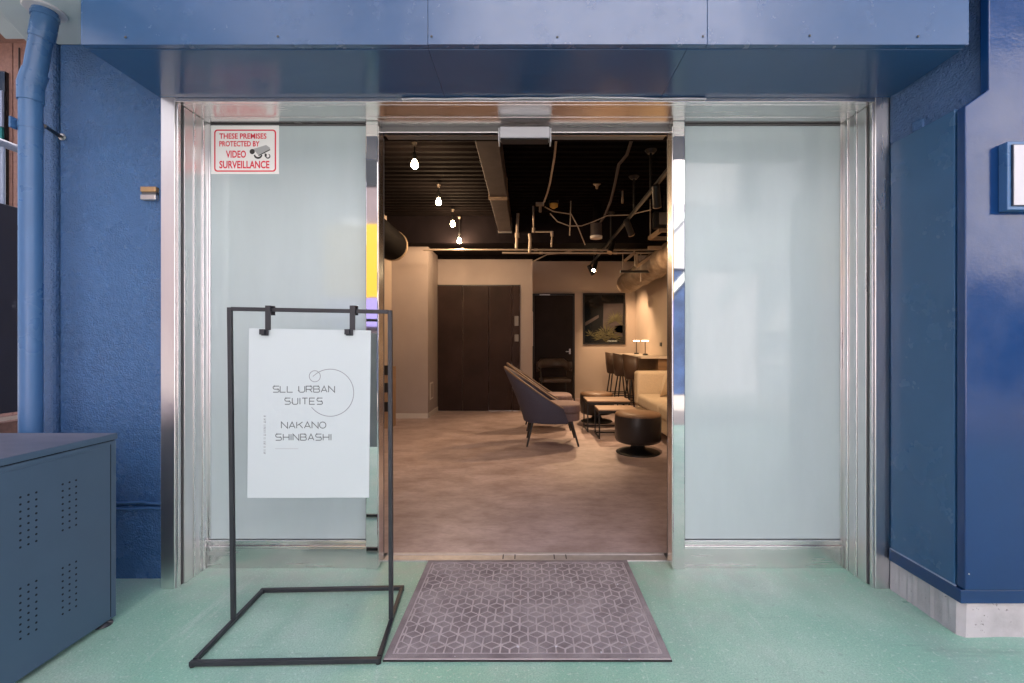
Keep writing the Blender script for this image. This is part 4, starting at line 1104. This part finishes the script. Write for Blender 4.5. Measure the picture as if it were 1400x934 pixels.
def low_table(label, x0, x1, y0, y1, z):
    t = thing('nesting_table', label, 'table', ((x0 + x1) / 2, (y0 + y1) / 2, 0), 0, 'low nesting tables')
    b = MB(); b.box(x0, x1, y0, y1, z - 0.018, z); rel(b, t).build('table_top', M['table_top'], t, bevel=0.003)
    b = MB(); b.box(x0 + .001, x1 - .001, y0 + .001, y1 - .001, z - 0.045, z - 0.0185); rel(b, t).build('apron', M['black'], t)
    for x in (x0 + .008, x1 - .008):
        for y in (y0 + .008, y1 - .008):
            b = MB(); b.tube([(x, y, 0.016), (x, y, z - 0.046)], 0.007, square=True); rel(b, t).build('leg', M['black'], t)
        b = MB(); b.tube([(x, y0 + .001, 0.011), (x, y1 - .001, 0.011)], 0.007, square=True); rel(b, t).build('floor_bar', M['black'], t)
    b = MB(); b.tube([(x0 + .016, y1 - .008, 0.011), (x1 - .016, y1 - .008, 0.011)], 0.007, square=True); rel(b, t).build('floor_bar', M['black'], t)
low_table('taller of the two low tables, farther from the doorway', 0.715, 1.235, 5.50, 5.90, 0.385)
low_table('lower of the two low tables, just behind the near ottoman', 0.795, 1.235, 5.12, 5.46, 0.335)

sf = thing('sofa', 'beige linen sofa against the right wall', 'sofa', (1.74, 5.1, 0))
b = MB(); b.box(1.44, 2.05, 4.05, 6.10, 0.11, 0.26); rel(b, sf).build('sofa_base', M['sofa'], sf, bevel=0.02, seg=3)
for y0_, y1_ in ((4.08, 5.0), (5.02, 5.94)):
    b = MB(); b.box(1.425, 1.86, y0_, y1_, 0.262, 0.42); rel(b, sf).build('seat_cushion', M['sofa'], sf, bevel=0.045, seg=4)
    b = MB(); b.box(1.80, 2.04, y0_, y1_, 0.425, 0.78); rel(b, sf).build('back_cushion', M['sofa'], sf, bevel=0.06, seg=4)
b = MB(); b.box(1.43, 2.05, 5.955, 6.16, 0.262, 0.71); rel(b, sf).build('arm', M['sofa'], sf, bevel=0.04, seg=4)
b = MB(); b.box(1.43, 2.05, 3.86, 4.06, 0.262, 0.71); rel(b, sf).build('arm', M['sofa'], sf, bevel=0.04, seg=4)
for x in (1.48, 2.0):
    for y in (4.1, 6.05):
        b = MB(); b.tube([(x, y, 0.004), (x, y, 0.109)], 0.02, 10); rel(b, sf).build('leg', M['black'], sf)
cu = thing('throw_pillow', 'beige square pillow leaning on the sofa back', 'pillow', (1.72, 5.72, 0.42))
b = MB()
NN = 9
for sgn in (-1, 1):
    vs = []
    for i in range(NN):
        for j in range(NN):
            u, v = i / (NN - 1) * 2 - 1, j / (NN - 1) * 2 - 1
            th = 0.075 * ((1 - u * u) * (1 - v * v)) ** .4 * sgn
            k = 1 - .06 * (1 - abs(u)) * abs(v) - .06 * (1 - abs(v)) * abs(u)
            vs.append((th, u * .19 * k, .19 + v * .19 * k))
    f = [(i * NN + j, (i + 1) * NN + j, (i + 1) * NN + j + 1, i * NN + j + 1) for i in range(NN - 1) for j in range(NN - 1)]
    b.add(vs, f if sgn > 0 else [q[::-1] for q in f], True)
b.xf(Matrix.Rotation(R(-35), 4, 'Z') @ Matrix.Rotation(R(18), 4, 'Y'))
b.build('pillow_body', M['sofa'], cu)

ct = thing('bar_counter', 'pale topped bar counter along the right wall behind the sofa', 'counter', (1.85, 7.4, 0))
b = MB(); b.box(1.60, 2.065, 6.45, 8.45, 0.855, 0.885); rel(b, ct).build('counter_top', M['counter'], ct, bevel=0.004)
b = MB(); b.box(1.86, 2.06, 6.5, 8.4, 0.006, 0.854); rel(b, ct).build('counter_panel', M['counter_wood'], ct)
def stool(label, loc):
    t = thing('bar_stool', label, 'stool', loc, 0, 'bar stools at the counter')
    b = MB(); NU = 13
    vs = []
    for i in range(NU):
        a = PI + R(-80 + 160 * i / (NU - 1))
        c = math.cos(R(-80 + 160 * i / (NU - 1)))
        for z, k in ((0.56, .92), (0.72, 1.02), (0.86 + .05 * c, 1.08)): vs.append((0.19 * k * math.cos(a), 0.20 * k * math.sin(a), z))
    b.add(vs, [(i * 3 + j, i * 3 + j + 1, (i + 1) * 3 + j + 1, (i + 1) * 3 + j) for i in range(NU - 1) for j in range(2)], True)
    b.build('backrest', M['stool'], t, solid=0.022)
    b = MB(); b.lathe([(0.17, 0.54), (0.185, 0.56), (0.18, 0.60), (0.001, 0.61)], n=20); b.build('seat', M['stool'], t)
    for sx in (-1, 1):
        for sy in (-1, 1):
            b = MB(); b.tube([(sx * .11, sy * .11, 0.54), (sx * .18, sy * .18, 0.004)], 0.012, 8); b.build('leg', M['black'], t)
    b = MB(); b.tube([(.165 * math.cos(k * PI / 2 + PI / 4) * 1.38, .165 * math.sin(k * PI / 2 + PI / 4) * 1.0, .2) for k in range(5)], 0.008, 8); b.build('footrest', M['black'], t)
    return t
stool('dark bar stool nearest the sofa arm', (1.64, 6.85, 0))
stool('middle one of the three dark bar stools at the counter', (1.60, 7.45, 0))
stool('dark bar stool farthest from the sofa, nearest the palm picture', (1.58, 8.05, 0))
for y_, lab in ((7.77, 'small black lit table lamp at the far end of the counter'), (7.19, 'small black lit table lamp nearer the sofa on the counter')):
    t = thing('table_lamp', lab, 'lamp', (1.85, y_, 0.8855), 0, 'table lamps on the counter')
    b = MB(); b.lathe([(0.04, 0), (0.04, 0.02), (0.008, 0.026)], n=18); b.build('lamp_base', M['black'], t)
    b = MB(); b.tube([(0, 0, .026), (0, 0, .215)], 0.006, 8); b.build('stem', M['black'], t)
    b = MB(); b.lathe([(0.05, .216), (0.055, .222), (0.05, .234)], n=18); b.build('lamp_shade', M['shade_lit'], t)
for y_, lab in ((7.08, 'black wall socket nearer the far lamp on the right wall'), (6.64, 'black wall socket closer to the doorway on the right wall')):
    t = thing('wall_socket', lab, 'socket', (2.068, y_, 1.055), 0, 'sockets above the counter')
    b = MB(); b.box(-0.008, 0, -0.05, 0.05, -0.03, 0.03); b.build('plate', M['black'], t, bevel=0.002)

ac = thing('dark_armchair', 'black open armchair standing in front of the rear door', 'chair', (0.45, 7.75, 0), R(8))
b = MB(); b.box(-0.24, 0.24, -0.24, 0.22, 0.42, 0.48); b.build('seat', M['armchair'], ac, bevel=0.025, seg=3)
b = MB()
vs = []
NU = 15
for i in range(NU):
    a = R(-10 + 200 * i / (NU - 1))
    for z, k in ((0.64, 1.0), (0.70, 1.03), (0.80, 1.02)): vs.append((0.29 * k * math.cos(a), 0.02 + 0.24 * k * math.sin(a), z - (0.05 if abs(math.cos(a)) > .8 else 0)))
b.add(vs, [(i * 3 + j, (i + 1) * 3 + j, (i + 1) * 3 + j + 1, i * 3 + j + 1) for i in range(NU - 1) for j in range(2)], True)
b.build('backrest', M['armchair'], ac, solid=0.025)
for sx in (-1, 1):
    b = MB(); b.tube([(sx * .285, -.02, .66), (sx * .285, -.22, .64), (sx * .27, -.26, .45), (sx * .28, -.28, .004)], 0.012, 8); b.build('front_leg', M['black'], ac)
    b = MB(); b.tube([(sx * .24, .16, .65), (sx * .23, .19, .42), (sx * .26, .26, .004)], 0.012, 8); b.build('rear_leg', M['black'], ac)
